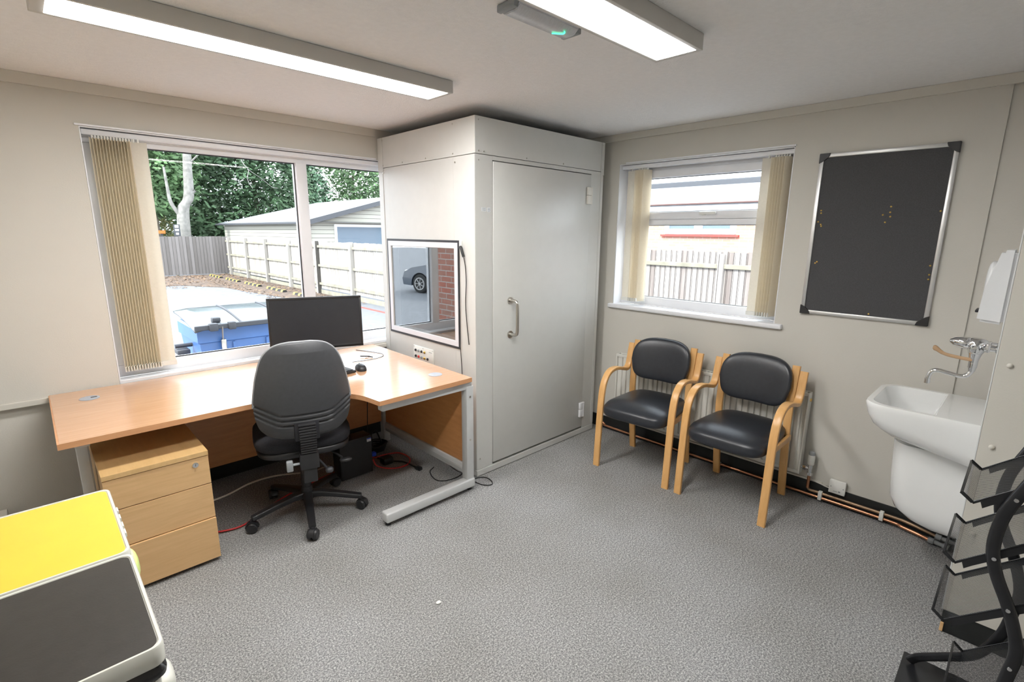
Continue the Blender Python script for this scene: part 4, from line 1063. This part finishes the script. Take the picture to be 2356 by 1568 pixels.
# ---------------------------------------------------------------- under-desk clutter
t = thing('computer_tower', 'black desktop computer case on the carpet under the desk', 'computer', (-1.95, -.50, 0))
link('case', bx(NB(), -1.985, -1.768, -.56, -.455, .008, .262, .003), m_plastic_d, t, 40)
link('side_cover', bx(NB(), -1.980, -1.775, -.5635, -.5605, .014, .256, .001), m_plastic_d, t)
b = NB(); bx(b, -1.803, -1.774, -.5650, -.5637, .222, .246); st = link('sticker', b, m_label, t)
link('sticker_stripe', bx(NB(), -1.803, -1.774, -.5656, -.5651, .240, .246), m_blue, st)
b = NB(); tube(b, [(-1.78, -.50, .10), (-1.70, -.47, .05), (-1.60, -.40, .012), (-1.50, -.44, .010), (-1.49, -.56, .010), (-1.56, -.64, .010), (-1.66, -.62, .010), (-1.735, -.56, .03), (-1.757, -.545, .08)], .0048, 8)
tag(link('network_cable', b, m_red, smooth=60), 'looped red network cable on the carpet right of the computer', 'cable', 'red cables')
b = NB(); tube(b, [(-2.75, -.62, .012), (-2.6, -.66, .009), (-2.45, -.58, .009), (-2.30, -.50, .009), (-2.10, -.44, .009), (-1.9, -.40, .010)], .0048, 8)
tag(link('network_cable', b, m_red, smooth=60), 'red network cable on the carpet between drawer unit and office chair', 'cable', 'red cables')
b = NB(); tube(b, [(-2.74, -.45, .10), (-2.6, -.42, .09), (-2.45, -.38, .10), (-2.30, -.36, .085), (-2.1, -.33, .03), (-1.95, -.3, .010)], .0055, 8)
tag(link('mains_lead', b, m_cream_c, smooth=60), 'cream lead sagging behind the office chair under the desk', 'cable')
t = thing('power_lead', 'black mains lead with its socket end lying on the carpet', 'cable', (-1.6, -.6, 0))
b = NB(); tube(b, [(-1.76, -.49, .14), (-1.70, -.45, .06), (-1.655, -.47, .02), (-1.60, -.53, .012), (-1.555, -.58, .010), (-1.54, -.66, .010), (-1.535, -.72, .010)], .006, 8); link('wire', b, m_blackcable, t, 60)
b = NB(); bx(b, -.014, .014, -.022, .022, .001, .024, .005, 2); xform(b, Matrix.Translation((-1.532, -.74, 0)) @ Matrix.Rotation(.1, 4, 'Z')); link('connector', b, m_blackcable, t, 40)
b = NB(); bx(b, -1.676, -1.60, -.545, -.475, .002, .05, .012, 2); tag(link('power_adaptor', b, m_blackcable, smooth=40), 'black power adaptor block on the carpet near the desk corner post', 'adaptor')
b = NB()
for k in range(5):
    r = .065+.006*k; cx, cy = -1.60, -.285
    tube(b, [(cx+r*math.cos(a), cy+r*.8*math.sin(a), .012+k*.012+.004*math.sin(3*a+k)) for a in [2*PI*i/16 for i in range(17)]], .006, 6, 3)
tube(b, [(-1.63, -.30, .06), (-1.62, -.28, .14), (-1.58, -.27, .15), (-1.55, -.29, .06)], .006, 6)
tag(link('cable_coil', b, m_blackcable, smooth=60), 'coil of black cable heaped by the desk corner post', 'cable coil')
b = NB(); bx(b, -1.752, -1.722, -.53, -.50, .09, .115, .003); tag(link('network_plug', b, m_blue, smooth=40), 'blue network plug at the right of the computer case', 'plug')
b = NB(); tube(b, [(-1.63, -.21, .68), (-1.60, -.215, .5), (-1.61, -.22, .3), (-1.64, -.26, .12), (-1.69, -.36, .03), (-1.70, -.42, .02)], .003, 6)
tag(link('drop_cable', b, m_blackcable, smooth=60), 'thin black cable dropping behind the desk to the floor', 'cable')
b = NB(); tube(b, [(-1.44, -.78, .004), (-1.50, -.82, .004), (-1.535, -.93, .004), (-1.50, -.985, .004), (-1.42, -1.00, .004), (-1.36, -.98, .004), (-1.36, -.93, .004), (-1.40, -.90, .05), (-1.395, -.95, .10)], .0028, 6)
tube(b, [(-1.36, -.98, .004), (-1.37, -1.10, .004), (-1.36, -1.19, .004), (-1.32, -1.225, .004), (-1.29, -1.20, .004), (-1.28, -1.14, .004), (-1.305, -1.105, .004), (-1.36, -1.09, .006)], .0028, 6)
tag(link('loose_wire', b, m_blackcable, smooth=60), 'thin loose black wire on the carpet at the foot of the booth corner', 'cable')
b = NB(); bx(b, -2.20, -2.165, -.36, -.33, .10, .16, .004); bx(b, -2.24, -2.20, -.352, -.338, .12, .135, .003)
b = NB(); sellip(b, (-2.165, -1.836, .004), .012, .009, .004, .8, .8, 10, 6)
tag(link('paper_scrap', b, m_clip, smooth=60), 'tiny white scrap of paper on the open carpet', 'scrap')

# ================================================================ OUTSIDE
G = -.60
m_asph = pm('asphalt', (.135, .143, .158), .85, var=.12, scale=8, bump=.4, bscale=60)
m_leafl = pm('leaf_litter', (.095, .068, .052), .95, var=.5, scale=6, bump=.6, bscale=20)
m_paint = pm('white_road_paint', (.22, .23, .245), .7)
m_redp = pm('red_paint', (.50, .06, .05), .6)
m_fgrey = plank_mat('weathered_grey_boards', (.115, .105, .10), (.20, .187, .185), 'X', .14)
m_fpale = plank_mat('pale_boards', (.22, .205, .185), (.40, .385, .36), 'Y', .13)
m_fpale2 = plank_mat('pale_pickets', (.17, .145, .135), (.36, .34, .32), 'Y', .113, .12)
m_rail = pm('mossy_rail', (.22, .21, .165), .9, var=.2, scale=4)
m_siding = plank_mat('cream_weatherboard', (.36, .355, .31), (.39, .385, .345), 'Z', .16, .12)
m_roof = pm('pale_sheet_roof', (.20, .212, .225), .6, var=.12, scale=1.2)
m_dark = pm('dark_fascia', (.05, .055, .065), .6)
m_tiles = pm('grey_slate_roof', (.30, .315, .34), .7, var=.2, scale=3)
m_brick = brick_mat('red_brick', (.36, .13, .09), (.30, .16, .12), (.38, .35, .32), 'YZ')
m_winblue = pm('dark_window_glass', (.12, .17, .22), .1)
m_bark = pm('pale_bark', (.185, .18, .168), .9, var=.3, scale=5, bump=.8, bscale=12)
m_bark2 = pm('brown_bark', (.13, .11, .085), .9, var=.3, scale=5, bump=.8, bscale=12)
def leafm(n, c): return pm(n, c, .7, var=.55, scale=1.1)
m_l1 = leafm('dark_conifer_leaves', (.050, .100, .045)); m_l2 = leafm('green_leaves', (.080, .150, .060)); m_l3 = leafm('blue_green_leaves', (.068, .135, .075)); m_l4 = leafm('yellow_green_leaves', (.15, .16, .055))
m_binblue = pm('blue_bin_steel', (.055, .14, .36), .35, var=.1, scale=3)
m_binlid = pm('wet_black_lid', (.10, .115, .13), .16, var=.3, scale=3)
m_car = pm('dark_car_paint', (.05, .065, .09), .15, coat=1)
m_tyre = pm('tyre_rubber', (.02, .02, .02), .8)
m_carglass = pm('car_glass', (.02, .03, .04), .05)
m_yel = pm('yellow_marker', (.55, .34, .06), .5)
gb = NB(); bx(gb, -40, 70, .3, 60, G-.1, G); bx(gb, .3, 70, -40, .3, G-.1, G)
g = struct('ground', gb, m_asph)
b = NB()
for yy in (6.6, 9.4, 12.6, 16.0): bx(b, -6, 2.4, yy, yy+.12, G+.001, G+.004)
link('parking_line', b, m_paint, g)
b = NB(); bx(b, 3.6, 3.72, 6.5, 11.4, G+.001, G+.006); link('red_line', b, m_redp, g)
b = NB(); prism(b, [(-3, 24.9), (-3, 20.4), (1.2, 19.9), (2.2, 18.2), (2.9, 13), (3.1, 11.2), (4.2, 11.2), (4.2, 24.9)], 'z', G+.002, G+.018)
o = struct('leaf_litter_bed', b, m_leafl)
b = NB()
for k in range(2600):
    if random.random() < .5: x = random.uniform(-2.5, 4.0); y = random.uniform(18.6, 24.8)
    else: x = random.uniform(2.3, 4.1); y = random.uniform(10.5, 24.8)
    if 2.95 < x < 3.62: continue
    s = random.uniform(.03, .07); a = random.uniform(0, 6.3)
    vs = [b.verts.new((x+s*math.cos(a+q)*r_, y+s*math.sin(a+q)*r_, G+.02+random.uniform(0, .03))) for q, r_ in ((0, 1), (1.57, .5), (3.14, 1), (4.71, .5))]
    b.faces.new(vs)
o = tag(link('fallen_leaves', b, pm('orange_leaves', (.17, .11, .07), .8, var=.5, scale=.9)), 'scattered fallen autumn leaves along the foot of the car park fences', 'leaves'); o['kind'] = 'stuff'
# kerb bumpers: black rubber with yellow blocks
for k in range(5):
    y0 = 12.6+k*2.45; xk = 3.40-.045*k
    t = thing('wheel_stop', ['nearest', 'second', 'middle', 'fourth', 'farthest'][k]+' black and yellow rubber wheel stop along the leafy verge', 'wheel stop', (xk, y0, G), 'wheel stops')
    b = NB(); prism(b, [(xk-.08, G+.02), (xk-.05, G+.09), (xk+.05, G+.09), (xk+.08, G+.02)], 'y', y0-.0, y0+1.7, .0); link('rubber_block', b, m_tyre, t)
    b = NB()
    for q in (.05, .55, 1.05, 1.5): prism(b, [(xk-.084, G+.02), (xk-.053, G+.094), (xk+.053, G+.094), (xk+.084, G+.02)], 'y', y0+q, y0+q+.16)
    part_label(link('reflector', b, m_yel, t), 'yellow reflective blocks')
# grey close-boarded fence at the back
t = thing('wooden_fence', 'weathered grey close-boarded fence closing the back of the car park', 'fence', (1.2, 25.1, G))
b = NB()
x = -6.0
while x < 4.25:
    hh = 1.255+random.uniform(-.012, .012); bx(b, x, x+.135, 25.0+random.uniform(0, .01), 25.03, G+.05, hh); x += .14
link('boards', b, m_fgrey, t)
b = NB()
for x in (-4, -2, 0, 2, 4.1): bx(b, x, x+.1, 25.04, 25.14, G, 1.22)
link('fence_post', b, m_rail, t)
# pale side fence with posts and rails facing the car park
t = thing('panel_fence', 'pale sunlit fence with posts and rails along the right side of the car park', 'fence', (4.25, 15, G))
b = NB(); y = 3.0
while y < 24.9:
    bx(b, 4.26, 4.285, y, y+.125, G+.18, 1.20+random.uniform(-.01, .01)); y += .13
link('boards', b, m_fpale, t)
for k in range(9):
    y = 24.3-k*2.55
    b = NB(); bx(b, 4.13, 4.25, y-.06, y+.06, G, 1.22, .006); link('fence_post', b, m_fpale, t)
for z in (1.0, .35, -.28):
    b = NB(); bx(b, 4.19, 4.255, 3.0, 24.9, z, z+.075); link('fence_rail', b, m_rail, t)
b = NB(); bx(b, 4.24, 4.26, 3.0, 24.9, G, G+.14); link('gravel_board', b, m_rail, t)
# garage
t = thing('garage', 'cream weatherboard garage with a pale sheet roof behind the side fence', 'building', (8.5, 22, G))
gx0, gx1, gy0, gy1, ge = 5.05, 13.0, 16.5, 28.0, 1.90
b = NB(); bx(b, gx0, gx1, gy0, gy1, G, ge)
apex = (9.0, ge+.27*(9.0-gx0)); prism(b, [(gx0, ge), (apex[0], apex[1]), (gx1, ge)], 'y', gy0, gy0+.2)
link('walls', b, m_siding, t)
b = NB(); rx, rz = 9.0, ge+.05+.27*(9.0-gx0+.25)
v = [b.verts.new(p) for p in ((gx0-.3, gy0-.35, ge+.0), (gx1+.3, gy0-.35, ge), (rx, gy0-.35, rz), (rx, gy1-3.0, rz), (gx0-.3, gy1+.3, ge), (gx1+.3, gy1+.3, ge))]
for f in ((0, 2, 3, 4), (1, 5, 3, 2), (4, 3, 5), (0, 4, 5, 1)): b.faces.new([v[i] for i in f])
rf = link('roof', b, m_roof, t); md = rf.modifiers.new('s', 'SOLIDIFY'); md.thickness = .05
b = NB(); sl = math.atan(.27)
for s_ in (1, -1):
    p0 = Vector((rx-s_*(rx-gx0+.3), gy0-.37, ge-.04)); p1 = Vector((rx, gy0-.37, rz-.06)); sweep(b, [p0, p1], [(.09, .015), (.09, -.015), (-.09, -.015), (-.09, .015)], up=(0, 0, 1))
link('fascia', b, m_dark, t)
b = NB(); bx(b, gx0-.36, gx0-.26, gy0-.35, gy1+.3, ge-.08, ge+.01, .01); cyl(b, (gx0-.10, gy0-.06, ge-.1), (gx0-.10, gy0-.06, G+.8), .05, .05, 10); bx(b, gx0-.30, gx0-.02, gy0-.12, gy0-.02, ge-.2, ge-.08, .02)
link('gutter', b, m_dark, t, 40)
b = NB(); ring_frame(b, 'y', gy0-.05, gy0-.001, 6.0, 8.9, .9, 1.83, .10); wf = link('window', b, m_upvc, t)
link('window_pane', bx(NB(), 6.1, 8.8, gy0-.02, gy0-.003, 1.0, 1.73), m_winblue, wf)
# blue wheeled waste container
t = thing('waste_container', 'large blue wheeled waste container with a wet black lid outside the window', 'waste container', (-1.45, 3.0, G))
x0, x1, y0, y1 = -2.045, -.675, 2.52, 3.40; zt = .545
b = NB(); rings = []
for (ins, z) in ((.10, G+.20), (.08, G+.30), (.02, zt-.16), (.0, zt-.15), (.0, zt-.02), (.02, zt)):
    rings.append([(x0+ins, y0+ins*.8, z), (x1-ins, y0+ins*.8, z), (x1-ins, y1-ins*.5, z), (x0+ins, y1-ins*.5, z)])
loft(b, rings)
for k in range(1, 4): bx(b, x0+k*.34-.012, x0+k*.34+.012, y0+.0, y0+.03, G+.45, zt-.17)
link('body', b, m_binblue, t)
b = NB(); R = []
for k in range(11):
    f = k/10; y = y0-.06+(y1-y0+.06)*f; z = zt+.030+.085*math.sin(min(f*1.15, 1)*PI/2)
    R.append([(x0-.03, y, z-.02-.02*(1-f)), (x0+.12, y, z), (x1-.12, y, z), (x1+.03, y, z-.02)])
loft2 = [[b.verts.new(p) for p in r] for r in R]
for A_, B_ in zip(loft2, loft2[1:]):
    for i in range(3): b.faces.new((A_[i], A_[i+1], B_[i+1], B_[i]))
lid = link('lid', b, m_binlid, t, 50); md = lid.modifiers.new('s', 'SOLIDIFY'); md.thickness = .02
b = NB()
for q in (.42, .86): tube(b, [(x0+q, r[1][1], r[1][2]+.006) for r in R], .010, 6, 2)
link('lid_rib', b, m_dark, lid)
b = NB(); bx(b, x0-.03, x1+.03, y0-.085, y0-.055, zt-.005, zt+.045, .006); link('lid_edge', b, m_dark, lid)
b = NB(); bx(b, x0+.10, x0+.18, y0-.11, y0-.04, zt-.02, zt+.06, .01); bx(b, x0+.28, x0+.35, y0-.11, y0-.04, zt-.02, zt+.06, .01); bx(b, x0+.16, x0+.24, y0+.02, y0+.10, zt+.05, zt+.10, .01); link('lid_handle', b, m_dark, lid, 40)
b = NB(); tube(b, [(x0+.22, y0-.09, zt+.02), (x0+.22, y0-.06, zt-.12)], .008, 6); bx(b, x0+.20, x0+.25, y0-.07, y0-.03, zt-.26, zt-.12, .01); link('padlock', b, m_steel, t, 40)
b = NB(); cyl(b, (x0-.14, y0+.38, zt-.22), (x0+.02, y0+.38, zt-.22), .022, .022, 10); bx(b, x0-.14, x0-.02, y0+.28, y0+.46, zt-.30, zt-.25, .01); link('trunnion', b, m_dark, t, 40)
for (x, y) in ((x0+.18, y0+.15), (x1-.18, y0+.15), (x0+.18, y1-.2), (x1-.18, y1-.2)):
    b = NB(); cyl(b, (x-.025, y, G+.10), (x+.025, y, G+.10), .10, .10, 18); cyl(b, (x, y, G+.12), (x, y, G+.20), .02, .02, 8); link('wheel', b, m_tyre, t, 40)

# ---------------------------------------------------------------- trees
def tree(name, label, x, y, h, rad, leaf, bark, n0, z0=G, trunk_r=.22, crown_lo=.25, size=.30, grp='trees behind the fence', conic=False, blobs=9):
    n = int(n0*1.7); size = size*.66
    t = thing(name, label, 'tree', (x, y, z0), grp)
    b = NB(); P = smooth_path([(x, y, z0), (x+.05, y, z0+h*.3), (x-.05, y+.05, z0+h*.6), (x, y, z0+h*.85)], 4)
    rg = [[(p.x+trunk_r*(1-.8*i/(len(P)-1))*c, p.y+trunk_r*(1-.8*i/(len(P)-1))*s_, p.z) for c, s_ in circ(1, 8)] for i, p in enumerate(P)]
    loft(b, rg); link('trunk', b, bark, t, 60)
    b = NB(); cs = []
    for k in range(blobs):
        f = (k+.5)/blobs; z = z0+h*(crown_lo+(1-crown_lo)*f)
        rr = rad*((1-f*.85) if conic else math.sin(PI*(.15+.75*f))**.6)
        for q in range(3):
            a = random.uniform(0, 6.3); cs.append((x+rr*.45*math.cos(a), y+rr*.45*math.sin(a), z+random.uniform(-.3, .3), rr*.62))
    for _ in range(n):
        c = random.choice(cs); d = Vector((random.gauss(0, 1), random.gauss(0, 1), random.gauss(0, .75))).normalized()*c[3]*random.uniform(.75, 1.12)
        p = Vector(c[:3])+d; s = size*random.uniform(.5, 1.2)
        u = Vector((random.gauss(0, 1), random.gauss(0, 1), random.gauss(0, .5))).normalized(); v = u.cross(d.normalized()+Vector((0, 0, .3))).normalized()
        vs = [b.verts.new(p+u*s*a_+v*s*.55*b_) for a_, b_ in ((-1, 0), (-.2, -.8), (.9, -.2), (.5, .7))]; b.faces.new(vs)
    link('crown', b, leaf, t)
tree('evergreen_tree', 'dense dark evergreen just right of the pale trunk beyond the grey fence', 8.4, 33, 11.5, 3.4, m_l1, m_bark2, 9000, crown_lo=.06)
tree('evergreen_tree', 'dark evergreen between the pale trunk and the garage roof', 4.6, 34.5, 12, 3.0, m_l1, m_bark2, 7000, crown_lo=.04)
tree('evergreen_tree', 'mid green tree at the left edge of the view through the large window', 2.2, 30, 10.5, 2.4, m_l2, m_bark2, 6000, crown_lo=.30)
tree('evergreen_tree', 'blue-green conifer rising over the garage roof left of the mullion', 12.5, 36, 9.6, 3.4, m_l3, m_bark2, 6000, crown_lo=.1, conic=True)
tree('evergreen_tree', 'green tree behind the garage roof right of the mullion', 18.0, 38, 9.4, 4.4, m_l2, m_bark2, 7000, crown_lo=.1)
tree('evergreen_tree', 'blue-green tree at the right edge of the view behind the garage', 25.0, 40, 10.5, 4.8, m_l3, m_bark2, 6000, crown_lo=.1)
tree('shrub', 'yellow-green shrub beyond the grey fence left of the pale trunk', 1.9, 31.2, 3.6, 1.5, m_l4, m_bark2, 1800, crown_lo=.05, size=.18, trunk_r=.08)
tree('evergreen_tree', 'far green tree closing the gap left of the pale trunk', -.8, 38, 9.5, 4.2, m_l2, m_bark2, 5000, crown_lo=.1)
tree('evergreen_tree', 'tall dark evergreen behind the pale trunk', 6.6, 40.5, 14, 4.0, m_l1, m_bark2, 7000, crown_lo=.02)
t = thing('bare_tree', 'tall tree with a pale bare trunk and drooping twiggy branches', 'tree', (2.95, 27.2, G), 'trees behind the fence')
b = NB()
def limb(pts, r0, r1, seg=8, n=5):
    P = smooth_path(pts, n); rings = []
    for i, p in enumerate(P):
        r = r0+(r1-r0)*i/(len(P)-1); rings.append([(p.x+r*c, p.y+r*s_, p.z) if abs((P[min(i+1, len(P)-1)]-P[max(0, i-1)]).normalized().z) > .5 else (p.x, p.y+r*c, p.z+r*s_) for c, s_ in circ(1, seg)])
    loft(b, rings)
limb([(2.95, 27.2, G), (2.96, 27.2, 1.2), (3.05, 27.2, 2.6), (3.35, 27.2, 3.2), (3.45, 27.2, 4.6), (3.55, 27.2, 6.2), (3.5, 27.1, 8)], .34, .14)
limb([(2.9, 27.2, 2.2), (2.55, 27.2, 2.9), (2.5, 27.3, 3.6), (2.45, 27.3, 4.6)], .11, .05)
limb([(3.3, 27.2, 3.2), (3.55, 27.1, 3.45), (3.62, 27.1, 3.5)], .14, .09)
limb([(3.5, 27.1, 4.8), (4.1, 26.9, 5.4), (5.0, 26.7, 5.85), (5.9, 26.6, 5.9), (6.5, 26.5, 5.6)], .055, .025, 6)
limb([(5.9, 26.6, 5.85), (5.8, 26.5, 5.2), (6.1, 26.4, 4.7), (6.7, 26.4, 4.3), (7.2, 26.4, 3.9), (7.5, 26.4, 3.85)], .032, .016, 6)
limb([(6.1, 26.4, 4.7), (6.0, 26.4, 4.2), (6.2, 26.4, 3.75)], .022, .014, 6)
limb([(5.0, 26.7, 5.85), (5.8, 26.8, 6.2), (6.8, 26.9, 6.0)], .03, .015, 6)
limb([(3.5, 27.1, 6.0), (2.6, 27.0, 6.8), (1.8, 27.0, 7.0)], .05, .02, 6)
link('trunk', b, m_bark, t, 60)
# small road sign and orange barrier beyond the fence
t = thing('road_sign', 'small black and white road sign beyond the grey fence', 'sign', (2.48, 26.3, G))
link('post', cyl(NB(), (2.48, 26.34, G), (2.48, 26.34, 1.3), .03, .03, 8), m_dark, t)
sp_ = link('sign_plate', bx(NB(), 2.34, 2.62, 26.28, 26.30, 1.25, 1.82, .005), m_dark, t)
b = NB(); bx(b, 2.40, 2.56, 26.272, 26.279, 1.66, 1.78); bx(b, 2.40, 2.56, 26.272, 26.279, 1.50, 1.60); bx(b, 2.42, 2.54, 26.272, 26.279, 1.32, 1.42); link('sign_marking', b, m_clip, sp_)
t = thing('barrier_rail', 'orange rail showing just above the grey fence', 'barrier', (1.2, 28.6, G))
link('rail', bx(NB(), -1.5, 2.4, 28.6, 28.66, 1.36, 1.52), pm('orange_plastic', (.62, .16, .03), .6), t)
b = NB(); bx(b, -1.4, -1.3, 28.66, 28.7, G, 1.4); bx(b, 2.2, 2.3, 28.66, 28.7, G, 1.4); link('rail_post', b, m_dark, t)

# ---------------------------------------------------------------- outside the small window
t = thing('picket_fence', 'pale vertical-board garden fence close outside the small window', 'fence', (6.1, 1.5, G))
b = NB(); y = -6.0
while y < 9:
    bx(b, 6.08, 6.105, y, y+.104, G+.04, 1.235+.004*(y)*0+random.uniform(-.01, .01))
    y += .113
link('boards', b, m_fpale2, t)
for y in (-5.0, -2.2, .60, 3.4, 6.2):
    b = NB(); bx(b, 5.98, 6.10, y, y+.11, G, 1.20, .008); link('fence_post', b, m_fpale2, t)
for z in (.93, -.15):
    b = NB(); prism(b, [(6.02, z), (6.075, z-.03), (6.075, z+.09)], 'y', -6, 9) if False else bx(b, 6.02, 6.078, -6, 9, z, z+.085, .01); link('fence_rail', b, m_rail, t)
m_brick2 = brick_mat('sunlit_brick', (.50, .24, .18), (.44, .28, .22), (.52, .49, .45), 'YZ')  # paler copy of the brick, sunlight on the house put into its colour
t = thing('brick_house', 'red brick bungalow with white windows and grey roof behind the garden fence', 'building', (12, 3, G))
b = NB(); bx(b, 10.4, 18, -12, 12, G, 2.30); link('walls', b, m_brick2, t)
b = NB(); prism(b, [(10.0, 2.30), (10.0, 2.42), (13.6, 3.16), (13.6, 3.0)], 'y', -12.5, 12.5); link('roof', b, m_tiles, t)
b = NB(); bx(b, 13.5, 13.9, -12.5, 12.5, 3.10, 3.32, .03); link('roof_ridge', b, m_dark, t)
b = NB(); bx(b, 9.93, 9.999, -12.5, 12.5, 2.335, 2.372, .01); link('gutter', b, pm('brown_gutter', (.10, .05, .045), .5), t)
link('fascia', bx(NB(), 10.001, 10.4, -12.5, 12.5, 2.18, 2.30), m_upvc, t)
for (ya, yb_) in ((2.25, 4.30), (-3.5, -1.5)):
    b = NB(); ym = (ya+yb_)/2
    bx(b, 10.33, 10.41, ya, yb_, 1.55, 1.70, .01); bx(b, 10.33, 10.41, ya, yb_, 2.12, 2.20); bx(b, 10.33, 10.41, ya, ya+.14, 1.7, 2.12); bx(b, 10.33, 10.41, yb_-.14, yb_, 1.7, 2.12); bx(b, 10.33, 10.41, ym-.12, ym+.12, 1.7, 2.12)
    w = link('window', b, m_upvc, t)
    link('window_pane', bx(NB(), 10.37, 10.40, ya+.1, yb_-.1, 1.70, 2.12), m_winblue, w)
    link('brick_sill', bx(NB(), 10.30, 10.41, ya-.1, yb_+.1, 1.49, 1.54), m_redp, w)

# ---------------------------------------------------------------- seen mirrored in the booth window: brick wing and parked car
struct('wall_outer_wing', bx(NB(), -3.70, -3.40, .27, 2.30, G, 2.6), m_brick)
t = thing('parked_car', 'dark parked car reflected in the booth window glass', 'car', (0, 0, 0), world=False)
prof = [(-2.15, .32), (-2.2, .62), (-2.12, .88), (-1.85, .98), (-1.45, 1.38), (-1.0, 1.50), (.15, 1.50), (.55, 1.38), (1.05, 1.02), (1.75, .90), (2.1, .74), (2.2, .50), (2.15, .28),
        (1.78, .26)] + [(1.38+.40*math.cos(a), .33+.40*math.sin(a)) for a in [PI*i/10 for i in range(1, 10)]] + [(.98, .26), (-.98, .26)] + [(-1.38+.40*math.cos(a), .33+.40*math.sin(a)) for a in [PI*i/10 for i in range(1, 10)]] + [(-1.78, .26)]
b = NB(); prism(b, prof, 'y', -.88, .88)
for v in b.verts:
    if v.co.z > .95: v.co.y *= 1-.28*(v.co.z-.95)/.55
link('bodywork', b, m_car, t, 35)
for s_ in (-1, 1):
    b = NB(); q = [(-1.35, 1.02), (-1.12, 1.36), (-.35, 1.43), (-.35, 1.02)]; q2 = [(-.28, 1.02), (-.28, 1.43), (.2, 1.43), (.50, 1.30), (.85, 1.02)]
    for Q in (q, q2):
        t2 = NB(); prism(t2, Q, 'y', .865, .885)
        for v in t2.verts: v.co.y = (v.co.y*(1-.28*(v.co.z-.95)/.55)+.006)*s_
        merge(b, t2)
    link('side_window', b, m_carglass, t)
b = NB(); prism(b, [(.60, 1.36), (1.02, 1.05), (1.04, 1.06), (.62, 1.38)], 'y', -.66, .66); link('windscreen', b, m_carglass, t)
b = NB(); bx(b, 2.10, 2.2, -.5, .5, .42, .66, .02); link('grille', b, m_dark, t)
b = NB(); bx(b, 1.92, 2.16, .52, .80, .66, .80, .04); bx(b, 1.92, 2.16, -.80, -.52, .66, .80, .04); link('headlight', b, m_clip, t, 40)
for (x, s_) in ((1.38, 1), (1.38, -1), (-1.38, 1), (-1.38, -1)):
    b = NB(); lathe(b, [(.22, 0), (.30, .0), (.335, .03), (.335, .19), (.30, .22), (.22, .22)], (x, s_*.90, .335), (0, -s_, 0), 32); w = link('tyre', b, m_tyre, t, 40)
    b = NB(); yy = s_*.895
    lathe(b, [(.225, 0), (.225, .02), (.19, .02), (.19, 0)], (x, yy, .335), (0, s_, 0), 32)
    lathe(b, [(.05, 0), (.05, .015), (0, .02)], (x, yy, .335), (0, s_, 0), 12)
    for k in range(7):
        a = 2*PI*k/7; d = Vector((math.cos(a), 0, math.sin(a)))
        sweep(b, [Vector((x, yy, .335))+d*.03, Vector((x, yy, .335))+d*.20], rrect(.038, .02, .004, 1), up=(0, 1, 0))
    link('alloy_wheel', b, m_alu, w, 40)
t.location = (-10.78, 10.80, G); t.rotation_euler = (0, 0, math.radians(74))

# tidy helper property
for o in bpy.data.objects:
    if '_world' in o: del o['_world']
    if o.type == 'EMPTY': o.empty_display_size = .05
